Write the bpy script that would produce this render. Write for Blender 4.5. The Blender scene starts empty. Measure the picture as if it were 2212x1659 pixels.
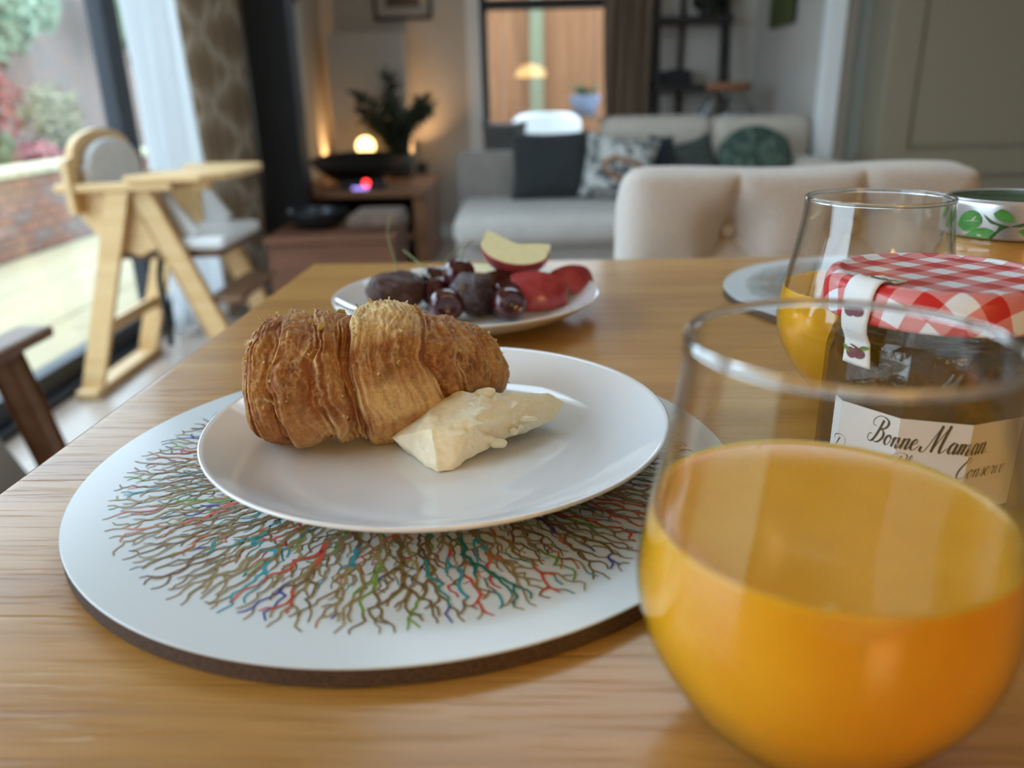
import bpy, bmesh, math, random
from mathutils import Vector, Matrix, noise
random.seed(7)
PI = math.pi
SC = bpy.context.scene
C = SC.collection
TZ = 0.75                                   # height of the table top

# ------------------------------------------------------------------ camera
FPX, PITCH, ROLL, CAMH = 1714.6, 0.34668, -0.02408, 0.1591
cam_d = bpy.data.cameras.new('camera')
cam_d.sensor_fit = 'HORIZONTAL'; cam_d.sensor_width = 36.0
cam_d.lens = FPX / 2212 * 36.0
cam_d.clip_start = 0.01; cam_d.clip_end = 200
cam = bpy.data.objects.new('camera', cam_d); C.objects.link(cam)
_fw = Vector((0, math.cos(PITCH), -math.sin(PITCH))); _up0 = Vector((0, math.sin(PITCH), math.cos(PITCH)))
_rt = math.cos(ROLL) * Vector((1, 0, 0)) + math.sin(ROLL) * _up0
_up = -math.sin(ROLL) * Vector((1, 0, 0)) + math.cos(ROLL) * _up0
_m = Matrix((_rt, _up, -_fw)).transposed().to_4x4(); _m.translation = Vector((0, 0, TZ + CAMH))
cam.matrix_world = _m
cam_d.dof.use_dof = True; cam_d.dof.focus_distance = 0.338
cam_d.dof.aperture_fstop = cam_d.lens / 4.2
SC.camera = cam

# ------------------------------------------------------------------ sky and exposure
w = bpy.data.worlds.new('overcast_sky'); SC.world = w; w.use_nodes = True
bg = w.node_tree.nodes['Background']
bg.inputs[0].default_value = (0.65, 0.815, 1.0, 1); bg.inputs[1].default_value = 3.4
SC.view_settings.view_transform = 'Standard'; SC.view_settings.look = 'None'
SC.view_settings.exposure = 1.15; SC.view_settings.gamma = 1.0
SC.view_settings.use_curve_mapping = False
SC.cycles.transparent_max_bounces = 24
SC.cycles.max_bounces = 8; SC.cycles.diffuse_bounces = 3; SC.cycles.glossy_bounces = 4; SC.cycles.transmission_bounces = 8
SC.cycles.sample_clamp_indirect = 6.0
SC.cycles.blur_glossy = 0.6
SC.cycles.use_adaptive_sampling = True; SC.cycles.adaptive_threshold = 0.04

def portal(name, loc, rot, sx, sy):         # light portals in the glazed openings (they emit nothing)
    l = bpy.data.lights.new(name, 'AREA'); l.shape = 'RECTANGLE'; l.size = sx; l.size_y = sy
    l.cycles.is_portal = True
    o = bpy.data.objects.new(name, l); C.objects.link(o); o.location = loc; o.rotation_euler = rot
    return o

# ------------------------------------------------------------------ helpers
def srgb(r, g, b):
    f = lambda c: (c / 255 / 12.92) if c / 255 <= .04045 else ((c / 255 + .055) / 1.055) ** 2.4
    return (f(r), f(g), f(b), 1)

def mat(name, col=(.8, .8, .8, 1), rough=.5, metal=0, spec=.5, emit=None, es=0, sss=0, sssr=None, coat=0, sheen=0, trans=0, ior=1.45):
    m = bpy.data.materials.new(name); m.use_nodes = True
    b = m.node_tree.nodes['Principled BSDF']
    b.inputs['Base Color'].default_value = col; b.inputs['Roughness'].default_value = rough
    b.inputs['Metallic'].default_value = metal; b.inputs['Specular IOR Level'].default_value = spec
    b.inputs['IOR'].default_value = ior
    if emit: b.inputs['Emission Color'].default_value = emit; b.inputs['Emission Strength'].default_value = es
    if sss:
        b.inputs['Subsurface Weight'].default_value = sss; b.inputs['Subsurface Radius'].default_value = sssr or (.01, .005, .002)
        b.inputs['Subsurface Scale'].default_value = 1.0
    if coat: b.inputs['Coat Weight'].default_value = coat; b.inputs['Coat Roughness'].default_value = .05
    if sheen: b.inputs['Sheen Weight'].default_value = sheen
    if trans: b.inputs['Transmission Weight'].default_value = trans
    return m

def nodes(m): return m.node_tree.nodes, m.node_tree.links, m.node_tree.nodes['Principled BSDF']

def ramp(nt, stops, fac=None):
    r = nt.nodes.new('ShaderNodeValToRGB'); e = r.color_ramp.elements
    while len(e) < len(stops): e.new(.5)
    for i, (p, c) in enumerate(stops): e[i].position = p; e[i].color = c
    if fac is not None: nt.links.new(fac, r.inputs[0])
    return r

def noise_tex(nt, scale, detail=4, rough=.55, vec=None, dist=0):
    n = nt.nodes.new('ShaderNodeTexNoise'); n.inputs['Scale'].default_value = scale; n.inputs['Detail'].default_value = detail
    n.inputs['Roughness'].default_value = rough; n.inputs['Distortion'].default_value = dist
    if vec is not None: nt.links.new(vec, n.inputs['Vector'])
    return n

def coords(nt, kind='Object', scale=(1, 1, 1), rot=(0, 0, 0), loc=(0, 0, 0)):
    t = nt.nodes.new('ShaderNodeTexCoord'); mp = nt.nodes.new('ShaderNodeMapping')
    mp.inputs['Scale'].default_value = scale; mp.inputs['Rotation'].default_value = rot; mp.inputs['Location'].default_value = loc
    nt.links.new(t.outputs[kind], mp.inputs[0]); return mp.outputs[0]

def bump(nt, h, strength=.3, dist=.001):
    b = nt.nodes.new('ShaderNodeBump'); b.inputs['Strength'].default_value = strength; b.inputs['Distance'].default_value = dist
    nt.links.new(h, b.inputs['Height']); nt.links.new(b.outputs[0], nt.nodes['Principled BSDF'].inputs['Normal']); return b

def mottled(name, c1, c2, scale=8, rough=.6, bs=0, bd=.001, kind='Object', sc=(1, 1, 1), lo=.35, hi=.65, **kw):
    m = mat(name, c1, rough, **kw); nt = m.node_tree
    n = noise_tex(nt, scale, 5, .6, coords(nt, kind, sc))
    r = ramp(nt, [(lo, c1), (hi, c2)], n.outputs[0]); nt.links.new(r.outputs[0], nt.nodes['Principled BSDF'].inputs['Base Color'])
    if bs: bump(nt, n.outputs[0], bs, bd)
    return m

def thin_glass(name, tint=(1, 1, 1, 1), edge=(.8, .82, .8, 1), ior=1.45, rough=0.0, boost=1.0):
    """thin clear sheet: what is not reflected (Fresnel) goes straight through, tinted more at grazing angles"""
    m = bpy.data.materials.new(name); m.use_nodes = True; nt = m.node_tree; nt.nodes.clear()
    out = nt.nodes.new('ShaderNodeOutputMaterial'); mx = nt.nodes.new('ShaderNodeMixShader')
    tr = nt.nodes.new('ShaderNodeBsdfTransparent'); gl = nt.nodes.new('ShaderNodeBsdfGlossy'); gl.inputs['Roughness'].default_value = rough
    lw = nt.nodes.new('ShaderNodeLayerWeight'); lw.inputs['Blend'].default_value = .5          # facing = 1 - |cos|, same from both sides of the sheet
    r = ramp(nt, [(.55, tint), (1, edge)], lw.outputs['Facing']); nt.links.new(r.outputs[0], tr.inputs[0])
    pw = nt.nodes.new('ShaderNodeMath'); pw.operation = 'POWER'; pw.inputs[1].default_value = 5; nt.links.new(lw.outputs['Facing'], pw.inputs[0])
    f0 = ((ior - 1) / (ior + 1)) ** 2 * boost                                                  # Schlick
    ma = nt.nodes.new('ShaderNodeMath'); ma.operation = 'MULTIPLY_ADD'; ma.inputs[1].default_value = 1 - f0; ma.inputs[2].default_value = f0; nt.links.new(pw.outputs[0], ma.inputs[0])
    fac = ma.outputs[0]
    nt.links.new(fac, mx.inputs[0]); nt.links.new(tr.outputs[0], mx.inputs[1]); nt.links.new(gl.outputs[0], mx.inputs[2])
    nt.links.new(mx.outputs[0], out.inputs[0]); return m

# ---- mesh helpers
def obj(name, me, material=None, parent=None, smooth=False):
    if isinstance(me, bmesh.types.BMesh):
        bm = me; me = bpy.data.meshes.new(name); bmesh.ops.recalc_face_normals(bm, faces=bm.faces); bm.to_mesh(me); bm.free()
    if material and not me.materials: me.materials.append(material)
    if smooth:
        for p in me.polygons: p.use_smooth = True
    o = bpy.data.objects.new(name, me); C.objects.link(o)
    if parent: o.parent = parent
    return o

def empty(name, loc=(0, 0, 0), rz=0):
    o = bpy.data.objects.new(name, None); C.objects.link(o); o.location = loc; o.rotation_euler = (0, 0, rz); o.empty_display_size = .05
    return o

def tag(o, label, cat, group=None, kind=None):
    if label: o['label'] = label
    if cat: o['category'] = cat
    if group: o['group'] = group
    if kind: o['kind'] = kind
    return o

def struct(o, label=None):
    o['kind'] = 'structure'
    if label: o['label'] = label
    return o

def box(bm, x0, x1, y0, y1, z0, z1, bev=0, seg=2):
    t = bmesh.new(); bmesh.ops.create_cube(t, size=1)
    for v in t.verts:
        v.co = Vector(((x0 + x1) / 2 + v.co.x * (x1 - x0), (y0 + y1) / 2 + v.co.y * (y1 - y0), (z0 + z1) / 2 + v.co.z * (z1 - z0)))
    if bev: bmesh.ops.bevel(t, geom=t.edges[:], offset=bev, segments=seg, affect='EDGES', profile=.5)
    merge(bm, t)

def merge(bm, t, M=None):
    me = bpy.data.meshes.new('tmp'); t.to_mesh(me); t.free()
    if M is not None: me.transform(M)
    bm.from_mesh(me); bpy.data.meshes.remove(me)

def bx(*a, **k):
    bm = bmesh.new(); box(bm, *a, **k); return bm

def bar(bm, p, q, wd, th, up=(0, 0, 1), bev=0):
    """rectangular bar from p to q"""
    p, q = Vector(p), Vector(q); d = (q - p); L = d.length; d.normalize()
    u = Vector(up); s = d.cross(u).normalized(); u = s.cross(d)
    t = bmesh.new(); bmesh.ops.create_cube(t, size=1)
    for v in t.verts: v.co = p + d * ((v.co.x + .5) * L) + s * v.co.y * wd + u * v.co.z * th
    if bev: bmesh.ops.bevel(t, geom=t.edges[:], offset=bev, segments=2, affect='EDGES', profile=.5)
    merge(bm, t)

def lathe(prof, n=64, close=False, bm=None, rot0=0, uv=False):
    """prof: list of (r, z); r = 0 closes with one vertex"""
    bm = bm or bmesh.new(); rings = []
    for r, z in prof:
        if r <= 1e-7: rings.append([bm.verts.new((0, 0, z))])
        else: rings.append([bm.verts.new((r * math.cos(rot0 + 2 * PI * i / n), r * math.sin(rot0 + 2 * PI * i / n), z)) for i in range(n)])
    pairs = list(zip(rings[:-1], rings[1:])) + ([(rings[-1], rings[0])] if close else [])
    for a, b in pairs:
        for i in range(n):
            j = (i + 1) % n
            if len(a) == 1 and len(b) == 1: continue
            if len(a) == 1: bm.faces.new((a[0], b[j], b[i]))
            elif len(b) == 1: bm.faces.new((a[i], a[j], b[0]))
            else: bm.faces.new((a[i], a[j], b[j], b[i]))
    return bm

def smooth_prof(pts, k=6):
    return [tuple(p) for p in catmull([Vector((a, b, 0)) for a, b in pts], k, two=True)]

def catmull(pts, k=8, two=False):
    P = [pts[0]] + list(pts) + [pts[-1]]; out = []
    for i in range(1, len(P) - 2):
        for s in range(k):
            t = s / k; a, b, c, d = P[i - 1], P[i], P[i + 1], P[i + 2]
            out.append(.5 * ((2 * b) + (c - a) * t + (2 * a - 5 * b + 4 * c - d) * t * t + (3 * b - a - 3 * c + d) * t ** 3))
    out.append(P[-2].copy())
    return [(v.x, v.y) for v in out] if two else out

def tube(bm, pts, rad, n=8, cap=True):
    pts = [Vector(p) for p in pts]; rings = []
    up = Vector((0, 0, 1)); prev = None
    for i, p in enumerate(pts):
        d = (pts[min(i + 1, len(pts) - 1)] - pts[max(i - 1, 0)]).normalized()
        if prev is None: s = d.cross(up if abs(d.z) < .95 else Vector((1, 0, 0))).normalized()
        else: s = (prev - d * prev.dot(d)).normalized()
        prev = s; u = s.cross(d); r = rad[i] if hasattr(rad, '__len__') else rad
        rings.append([bm.verts.new(p + (s * math.cos(2 * PI * j / n) + u * math.sin(2 * PI * j / n)) * r) for j in range(n)])
    for a, b in zip(rings[:-1], rings[1:]):
        for i in range(n): bm.faces.new((a[i], a[(i + 1) % n], b[(i + 1) % n], b[i]))
    if cap: bm.faces.new(rings[0]); bm.faces.new(rings[-1])
    return bm

def grid(nu, nv, f, wrap_u=False, bm=None):
    bm = bm or bmesh.new(); V = [[bm.verts.new(f(i / (nu if wrap_u else nu - 1), j / (nv - 1))) for j in range(nv)] for i in range(nu)]
    for i in range(nu if wrap_u else nu - 1):
        for j in range(nv - 1):
            bm.faces.new((V[i][j], V[(i + 1) % nu][j], V[(i + 1) % nu][j + 1], V[i][j + 1]))
    return bm

def ellipsoid(c, r, seg=24, ring=14, p=1.0):
    t = bmesh.new(); bmesh.ops.create_uvsphere(t, u_segments=seg, v_segments=ring, radius=1)
    for v in t.verts:
        q = v.co
        q = Vector([math.copysign(abs(a) ** p, a) for a in q])
        v.co = Vector((c[0] + q.x * r[0], c[1] + q.y * r[1], c[2] + q.z * r[2]))
    return t

def mod_subsurf(o, lv=2):
    m = o.modifiers.new('subdivision', 'SUBSURF'); m.levels = lv; m.render_levels = lv; return m

def copy_tree(o, parent=None):
    c = o.copy(); C.objects.link(c)
    if parent: c.parent = parent
    for ch in list(o.children): copy_tree(ch, c)
    return c

def poly_extrude(pts, thick):
    """flat polygon in xy, extruded along z from 0 to thick"""
    bm = bmesh.new(); f = bm.faces.new([bm.verts.new((x, y, 0)) for x, y in pts])
    r = bmesh.ops.extrude_face_region(bm, geom=[f])
    for v in r['geom']:
        if isinstance(v, bmesh.types.BMVert): v.co.z += thick
    return bm

def fbm(p, oct=4, s=1.0):
    return noise.fractal(p * s, 1.0, 2.0, oct)

# ------------------------------------------------------------------ materials
M = {}
M['wall'] = mottled('wall_paint', srgb(196, 189, 180), srgb(202, 195, 186), 3, .85)
M['ceil'] = mat('ceiling_paint', srgb(238, 236, 232), .9)
M['white_trim'] = mat('white_satin_paint', srgb(238, 239, 238), .45)
M['grey_paint'] = mat('grey_green_paint', srgb(158, 160, 150), .5)
M['panel_paint'] = mat('stone_beige_paint', srgb(150, 138, 116), .5)
M['black'] = mat('black_powder_coat', srgb(34, 38, 46), .45)
M['blackcol'] = mat('black_column_paint', srgb(33, 34, 36), .6)
M['pane'] = thin_glass('window_glass', (.93, .95, .94, 1), (.8, .84, .82, 1), 1.5)
def floor_mat():
    m = mat('pale_wood_floor', srgb(196, 180, 166), .35); nt = m.node_tree
    v = coords(nt, 'Object', (14, 1.2, 1)); n = noise_tex(nt, 2.5, 6, .6, v)
    r = ramp(nt, [(.3, srgb(158, 140, 126)), (.7, srgb(186, 168, 154))], n.outputs[0])
    nt.links.new(r.outputs[0], nt.nodes['Principled BSDF'].inputs['Base Color']); return m
M['floor'] = floor_mat()

def wood(name, stops, sx=1.0, scale=1.0, rough=.35, ring=.0, bs=.15, tint=None, axis='X', coat=0.0):
    """stops: colours dark->light; grain runs along axis"""
    m = mat(name, stops[0], rough, coat=coat); nt = m.node_tree; N, L, B = nodes(m); B.inputs['Coat Roughness'].default_value = .16
    st = {'X': (1.0, 16, 16), 'Y': (16, 1.0, 16), 'Z': (16, 16, 1.0)}[axis]
    info = N.new('ShaderNodeObjectInfo')
    tc = N.new('ShaderNodeTexCoord'); mp = N.new('ShaderNodeMapping'); mp.inputs['Scale'].default_value = tuple(scale * a for a in st)
    add = N.new('ShaderNodeVectorMath'); add.operation = 'ADD'; mul = N.new('ShaderNodeVectorMath'); mul.operation = 'SCALE'; mul.inputs['Scale'].default_value = 37.0
    L.new(tc.outputs['Object'], mp.inputs[0]); L.new(mp.outputs[0], add.inputs[0])
    cmb = N.new('ShaderNodeCombineXYZ'); L.new(info.outputs['Random'], cmb.inputs[0]); L.new(info.outputs['Random'], cmb.inputs[1]); L.new(info.outputs['Random'], cmb.inputs[2])
    L.new(cmb.outputs[0], mul.inputs[0]); L.new(mul.outputs[0], add.inputs[1])
    big = noise_tex(nt, 1.6, 3, .5, add.outputs[0], .6); fine = noise_tex(nt, 9, 6, .7, add.outputs[0], .3)
    mx = N.new('ShaderNodeMix'); mx.data_type = 'FLOAT'; mx.inputs[0].default_value = .45
    L.new(big.outputs[0], mx.inputs[2]); L.new(fine.outputs[0], mx.inputs[3])
    n = len(stops); r = ramp(nt, [(.28 + .44 * i / (n - 1), c) for i, c in enumerate(stops)], mx.outputs[0])
    hsv = N.new('ShaderNodeHueSaturation'); L.new(r.outputs[0], hsv.inputs['Color'])
    mr = N.new('ShaderNodeMapRange'); mr.inputs[3].default_value = .93; mr.inputs[4].default_value = 1.05; L.new(info.outputs['Random'], mr.inputs[0])
    L.new(mr.outputs[0], hsv.inputs['Value']); L.new(hsv.outputs[0], B.inputs['Base Color'])
    # open pores: short dark dashes along the grain, pressed in
    st2 = {'X': (5.0, 110, 110), 'Y': (110, 5, 110), 'Z': (110, 110, 5)}[axis]
    mp2 = N.new('ShaderNodeMapping'); mp2.inputs['Scale'].default_value = tuple(scale * a for a in st2); L.new(tc.outputs['Object'], mp2.inputs[0])
    po = noise_tex(nt, 3.2, 2, .5, mp2.outputs[0]); pr = ramp(nt, [(.30, (0, 0, 0, 1)), (.46, (1, 1, 1, 1))], po.outputs[0])
    if bs: bump(nt, pr.outputs[0], bs, .0006)
    return m
M['oak'] = wood('oiled_oak', [srgb(146, 98, 40), srgb(184, 134, 64), srgb(206, 160, 88)], rough=.36, bs=.6, coat=.25)
M['beech'] = wood('pale_beech', [srgb(206, 164, 108), srgb(222, 184, 130), srgb(230, 196, 146)], rough=.45, bs=0)
M['teak'] = wood('brown_teak', [srgb(94, 66, 46), srgb(120, 86, 60), srgb(136, 100, 72)], rough=.45, bs=0)
M['walnut'] = wood('walnut_brown', [srgb(110, 74, 50), srgb(146, 102, 72), srgb(164, 118, 84)], rough=.5, bs=0)
M['porcelain'] = mat('white_porcelain', srgb(240, 242, 244), .07, spec=.6, coat=.3)

def fabric(name, c1, c2, scale=260, rough=.95, bs=.3, sheen=.15):
    m = mat(name, c1, rough, sheen=sheen); nt = m.node_tree; v = coords(nt, 'Object')
    n = noise_tex(nt, scale, 3, .6, v); n2 = noise_tex(nt, 9, 3, .5, v)
    mx = nt.nodes.new('ShaderNodeMix'); mx.data_type = 'FLOAT'; mx.inputs[0].default_value = .4
    nt.links.new(n.outputs[0], mx.inputs[2]); nt.links.new(n2.outputs[0], mx.inputs[3])
    r = ramp(nt, [(.35, c1), (.65, c2)], mx.outputs[0]); nt.links.new(r.outputs[0], nt.nodes['Principled BSDF'].inputs['Base Color'])
    if bs: bump(nt, n.outputs[0], bs, .0006)
    return m
M['linen'] = fabric('cream_linen', srgb(196, 186, 176), srgb(214, 205, 196))
M['grey_fabric'] = fabric('grey_weave', srgb(126, 118, 110), srgb(152, 144, 136))
M['sofa'] = fabric('light_grey_sofa_weave', srgb(176, 170, 162), srgb(196, 190, 182), 90)
M['sofa_warm'] = fabric('oatmeal_sofa_weave', srgb(190, 180, 164), srgb(206, 196, 182), 90)
M['charcoal'] = fabric('charcoal_velvet', srgb(38, 42, 42), srgb(50, 54, 54), 120)
M['slate'] = fabric('slate_grey_fabric', srgb(98, 98, 98), srgb(118, 118, 116), 120)
M['white_vinyl'] = mat('white_wipe_clean_cover', srgb(224, 224, 222), .35)

exec_parts = []
# ================================================================== THE ROOM
H = 2.45
LX, LX2, BY, RX, NY = -1.5, -1.17, 5.55, 3.3, -2.3        # left wall, living-room left wall, back wall, right wall, wall behind
DY0, DY1, DZ1 = -0.7, 3.95, 2.15                           # glazed door opening in the left wall
struct(obj('floor', bx(LX - .1, RX + .1, NY - .1, BY + .1, -.06, 0), M['floor']), 'pale wooden floor')
RL = (-.5, 1.2, 1.8, 2.7)                                   # opening of the added rooflight x0,x1,y0,y1
bm = bmesh.new()
box(bm, LX - .1, RX + .1, NY - .1, RL[2], H, H + .12); box(bm, LX - .1, RX + .1, RL[3], BY + .1, H, H + .12)
box(bm, LX - .1, RL[0], RL[2], RL[3], H, H + .12); box(bm, RL[1], RX + .1, RL[2], RL[3], H, H + .12)
struct(obj('ceiling', bm, M['ceil']), 'white ceiling')
rfl = struct(empty('added_rooflight', (0, 0, H + .12)), 'unseen flat rooflight added to light the table from above')  # rooflight added out of view, placed and sized for light from above
bm = bmesh.new()
for a in ((RL[0] - .06, RL[1] + .06, RL[2] - .06, RL[2]), (RL[0] - .06, RL[1] + .06, RL[3], RL[3] + .06), (RL[0] - .06, RL[0], RL[2], RL[3]), (RL[1], RL[1] + .06, RL[2], RL[3])):
    box(bm, *a, 0, .1)
obj('window_frame', bm, M['white_trim'], rfl)
obj('pane', bx(RL[0], RL[1], RL[2], RL[3], .05, .06), M['pane'], rfl)
portal('rooflight_portal', ((RL[0] + RL[1]) / 2, (RL[2] + RL[3]) / 2, H + .03), (0, 0, 0), RL[1] - RL[0], RL[3] - RL[2])

bm = bmesh.new()
box(bm, LX - .15, LX, NY - .1, DY0, 0, H); box(bm, LX - .15, LX, DY0, DY1, DZ1, H); box(bm, LX - .15, LX, DY1, 4.3, 0, H)
box(bm, LX - .15, LX2, 4.3, BY + .1, 0, H)
struct(obj('wall_left', bm, M['wall']), 'left wall with the glazed door opening')
# back wall with the window opening
WX0, WX1, WZ0, WZ1 = -.15, .78, .50, 1.95
bm = bmesh.new()
box(bm, LX2, WX0, BY, BY + .25, 0, H); box(bm, WX1, RX + .1, BY, BY + .25, 0, H)
box(bm, WX0, WX1, BY, BY + .25, 0, WZ0); box(bm, WX0, WX1, BY, BY + .25, WZ1, H)
struct(obj('wall_back', bm, M['wall']), 'back wall of the living area with window opening')
struct(obj('wall_nib', bx(-1.09, -.615, 5.27, BY, 0, 1.30), M['wall']), 'low projecting wall panel between two warm glows')
struct(obj('wall_rear', bx(LX - .1, RX + .1, NY - .15, NY, 0, H), M['wall']), 'wall behind the viewer')
bm = bmesh.new()
box(bm, RX, RX + .12, NY - .1, 4.2, 0, H); box(bm, 1.62, 1.74, 4.27, BY, 0, H)
struct(obj('wall_right', bm, M['wall']), 'pale right hand wall')
bm = bmesh.new(); box(bm, 1.74, RX + .1, 4.3, 4.42, 0, H)
struct(obj('wall_partition', bm, M['grey_paint']), 'grey green partition beside the cupboard')
struct(obj('trim_2', bx(1.575, 1.66, 4.19, 4.27, 0, H, bev=.004), M['white_trim']), 'white door casing on the right')
struct(obj('trim_1', bx(-1.235, -1.025, 4.13, 4.3, 0, H, bev=.006), M['blackcol']), 'black square column at the end of the glazing')
struct(obj('baseboard_back', bx(LX2, 1.62, BY - .015, BY, 0, .09, bev=.003), M['white_trim']), 'white skirting along the back wall')

# panelled cupboard door on the right
d2 = struct(empty('door_2', (1.80, 4.0, 0)), 'tall beige panelled cupboard door')
obj('carcass', bx(.03, 1.5, .02, .3, 0, 2.4), M['panel_paint'], d2)
obj('stile', bx(0, .145, -.005, .03, 0, 2.4, bev=.004), M['panel_paint'], d2)
obj('stile', bx(1.3, 1.45, -.005, .03, 0, 2.4, bev=.004), M['panel_paint'], d2)
obj('rail', bx(.145, 1.3, -.005, .03, .50, .62, bev=.004), M['panel_paint'], d2)
obj('rail', bx(.145, 1.3, -.005, .03, 2.28, 2.4, bev=.004), M['panel_paint'], d2)
obj('rail', bx(.145, 1.3, -.005, .03, 0, .12, bev=.004), M['panel_paint'], d2)
obj('panel', bx(.16, 1.285, .006, .03, .64, 2.26, bev=.004), M['panel_paint'], d2)
obj('panel', bx(.16, 1.285, .006, .03, .14, .48, bev=.004), M['panel_paint'], d2)

# glazed sliding door in the left wall
d1 = struct(empty('door_1', (LX, 0, 0)), 'black framed glazed sliding door onto the patio')
obj('sill', bx(-.10, .03, DY0, DY1, 0, .03, bev=.004), M['black'], d1)
obj('head', bx(-.10, .02, DY0, DY1, DZ1 - .07, DZ1, bev=.004), M['black'], d1)
for y0, y1 in ((DY0, .9), (.9, 3.355), (3.355, DY1)):
    s = empty('sash', (0, 0, 0)); s.parent = d1
    obj('stile', bx(-.07, -.005, y0, y0 + .065, .03, DZ1 - .07, bev=.004), M['black'], s)
    obj('stile', bx(-.07, -.005, y1 - .065, y1, .03, DZ1 - .07, bev=.004), M['black'], s)
    obj('bottom_rail', bx(-.07, -.005, y0 + .065, y1 - .065, .03, .10, bev=.004), M['black'], s)
    obj('top_rail', bx(-.07, -.005, y0 + .065, y1 - .065, DZ1 - .14, DZ1 - .07, bev=.004), M['black'], s)
    obj('pane', bx(-.045, -.035, y0 + .06, y1 - .06, .09, DZ1 - .13), M['pane'], s)
portal('door_portal', (LX - .12, (DY0 + DY1) / 2, DZ1 / 2), (0, -PI / 2, 0), DZ1, DY1 - DY0)

# living-room window
w1 = struct(empty('window_1', (0, BY, 0)), 'dark framed window looking out on a fence')
bm = bmesh.new(); f = .045
box(bm, WX0, WX0 + f, .06, .14, WZ0, WZ1); box(bm, WX1 - f, WX1, .06, .14, WZ0, WZ1)
box(bm, WX0 + f, WX1 - f, .06, .14, WZ0, WZ0 + f); box(bm, WX0 + f, WX1 - f, .06, .14, WZ1 - .06, WZ1)
box(bm, WX0 + f, WX1 - f, .06, .14, 1.44, 1.50)
obj('window_frame', bm, M['black'], w1)
obj('pane', bx(WX0 + .03, WX1 - .03, .095, .103, WZ0 + .03, 1.46), M['pane'], w1); obj('pane', bx(WX0 + .03, WX1 - .03, .095, .103, 1.48, WZ1 - .03), M['pane'], w1)
bm = bmesh.new(); box(bm, WX0 - .09, WX0 - .003, -.018, 0, WZ0 - .02, WZ1 + .05, bev=.003)
obj('casing', bm, M['white_trim'], w1)
obj('window_sill', bx(WX0 - .09, WX1 + .05, -.05, .05, WZ0 - .03, WZ0, bev=.004), M['white_trim'], w1)
portal('window_portal', ((WX0 + WX1) / 2, BY + .22, (WZ0 + WZ1) / 2), (-PI / 2, 0, 0), WX1 - WX0, WZ1 - WZ0)

# ================================================================== OUTSIDE
def brick_mat(name, c1, c2, c3):
    m = mat(name, c1, .85); nt = m.node_tree; info = nt.nodes.new('ShaderNodeObjectInfo')
    n = noise_tex(nt, 14, 4, .6, coords(nt, 'Object'))
    mx = nt.nodes.new('ShaderNodeMix'); mx.data_type = 'FLOAT'; mx.inputs[0].default_value = .5
    nt.links.new(info.outputs['Random'], mx.inputs[2]); nt.links.new(n.outputs[0], mx.inputs[3])
    r = ramp(nt, [(.2, c1), (.5, c2), (.8, c3)], mx.outputs[0]); nt.links.new(r.outputs[0], nt.nodes['Principled BSDF'].inputs['Base Color']); return m
M['brick'] = brick_mat('weathered_brick', srgb(120, 92, 80), srgb(146, 100, 80), srgb(122, 110, 106))
M['mortar'] = mottled('mortar', srgb(112, 104, 98), srgb(128, 120, 112), 20, .9)
M['stone'] = mottled('coping_stone', srgb(168, 160, 130), srgb(186, 180, 152), 6, .8)
M['slab'] = brick_mat('sandstone_slab', srgb(148, 132, 102), srgb(162, 147, 116), srgb(155, 142, 114))
M['soil'] = mottled('soil', srgb(70, 56, 44), srgb(98, 82, 62), 12, .95)
M['lawn'] = mottled('damp_ground', srgb(86, 92, 70), srgb(110, 112, 92), 3, .95)
struct(obj('floor_garden', bx(-14, LX - .15, -8, 16, -.3, -.13), M['lawn']), 'damp garden ground')
struct(obj('floor_yard', bx(LX - .15, 6, BY + .25, 16, -.3, -.13), M['lawn']), 'ground outside the living room window')
pt = struct(empty('floor_patio', (0, 0, -.13)), 'sandstone patio slabs outside the glazed door')
sl = None
for i in range(3):
    for j in range(14):
        if sl is None: sl = o = obj('slab', bx(-.3, .3, -.39, .39, 0, .03, bev=.006, seg=1), M['slab'], pt)
        else: o = sl.copy(); C.objects.link(o)
        o.location = (-1.97 - i * .612, -1.4 + j * .79 + (i % 2) * .3, 0)
gw = struct(empty('wall_garden', (-3.6, 0, -.13)), 'low brick retaining wall with pale stone coping')
obj('core', bx(-.24, -.012, 3.2, 11, 0, .57), M['mortar'], gw)
br = None
for r_ in range(7):
    for k in range(19):
        y = 4.75 + k * .225 + (r_ % 2) * .112
        if br is None: br = o = obj('brick', bx(-.05, 0, -.1075, .1075, 0, .066, bev=.004, seg=1), M['brick'], gw)
        else: o = br.copy(); C.objects.link(o)
        o.location = (random.uniform(-.003, .003), y, .012 + r_ * .0785)
cs = None
for k in range(11):
    if cs is None: cs = o = obj('coping_stone', bx(-.28, .03, -.345, .345, 0, .06, bev=.008, seg=1), M['stone'], gw)
    else: o = cs.copy(); C.objects.link(o)
    o.location = (0, 3.6 + k * .70, .57)
struct(obj('floor_bed', bx(-6.4, -3.84, 3.0, 12, -.13, .38), M['soil']), 'raised planting bed behind the low wall')
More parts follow.
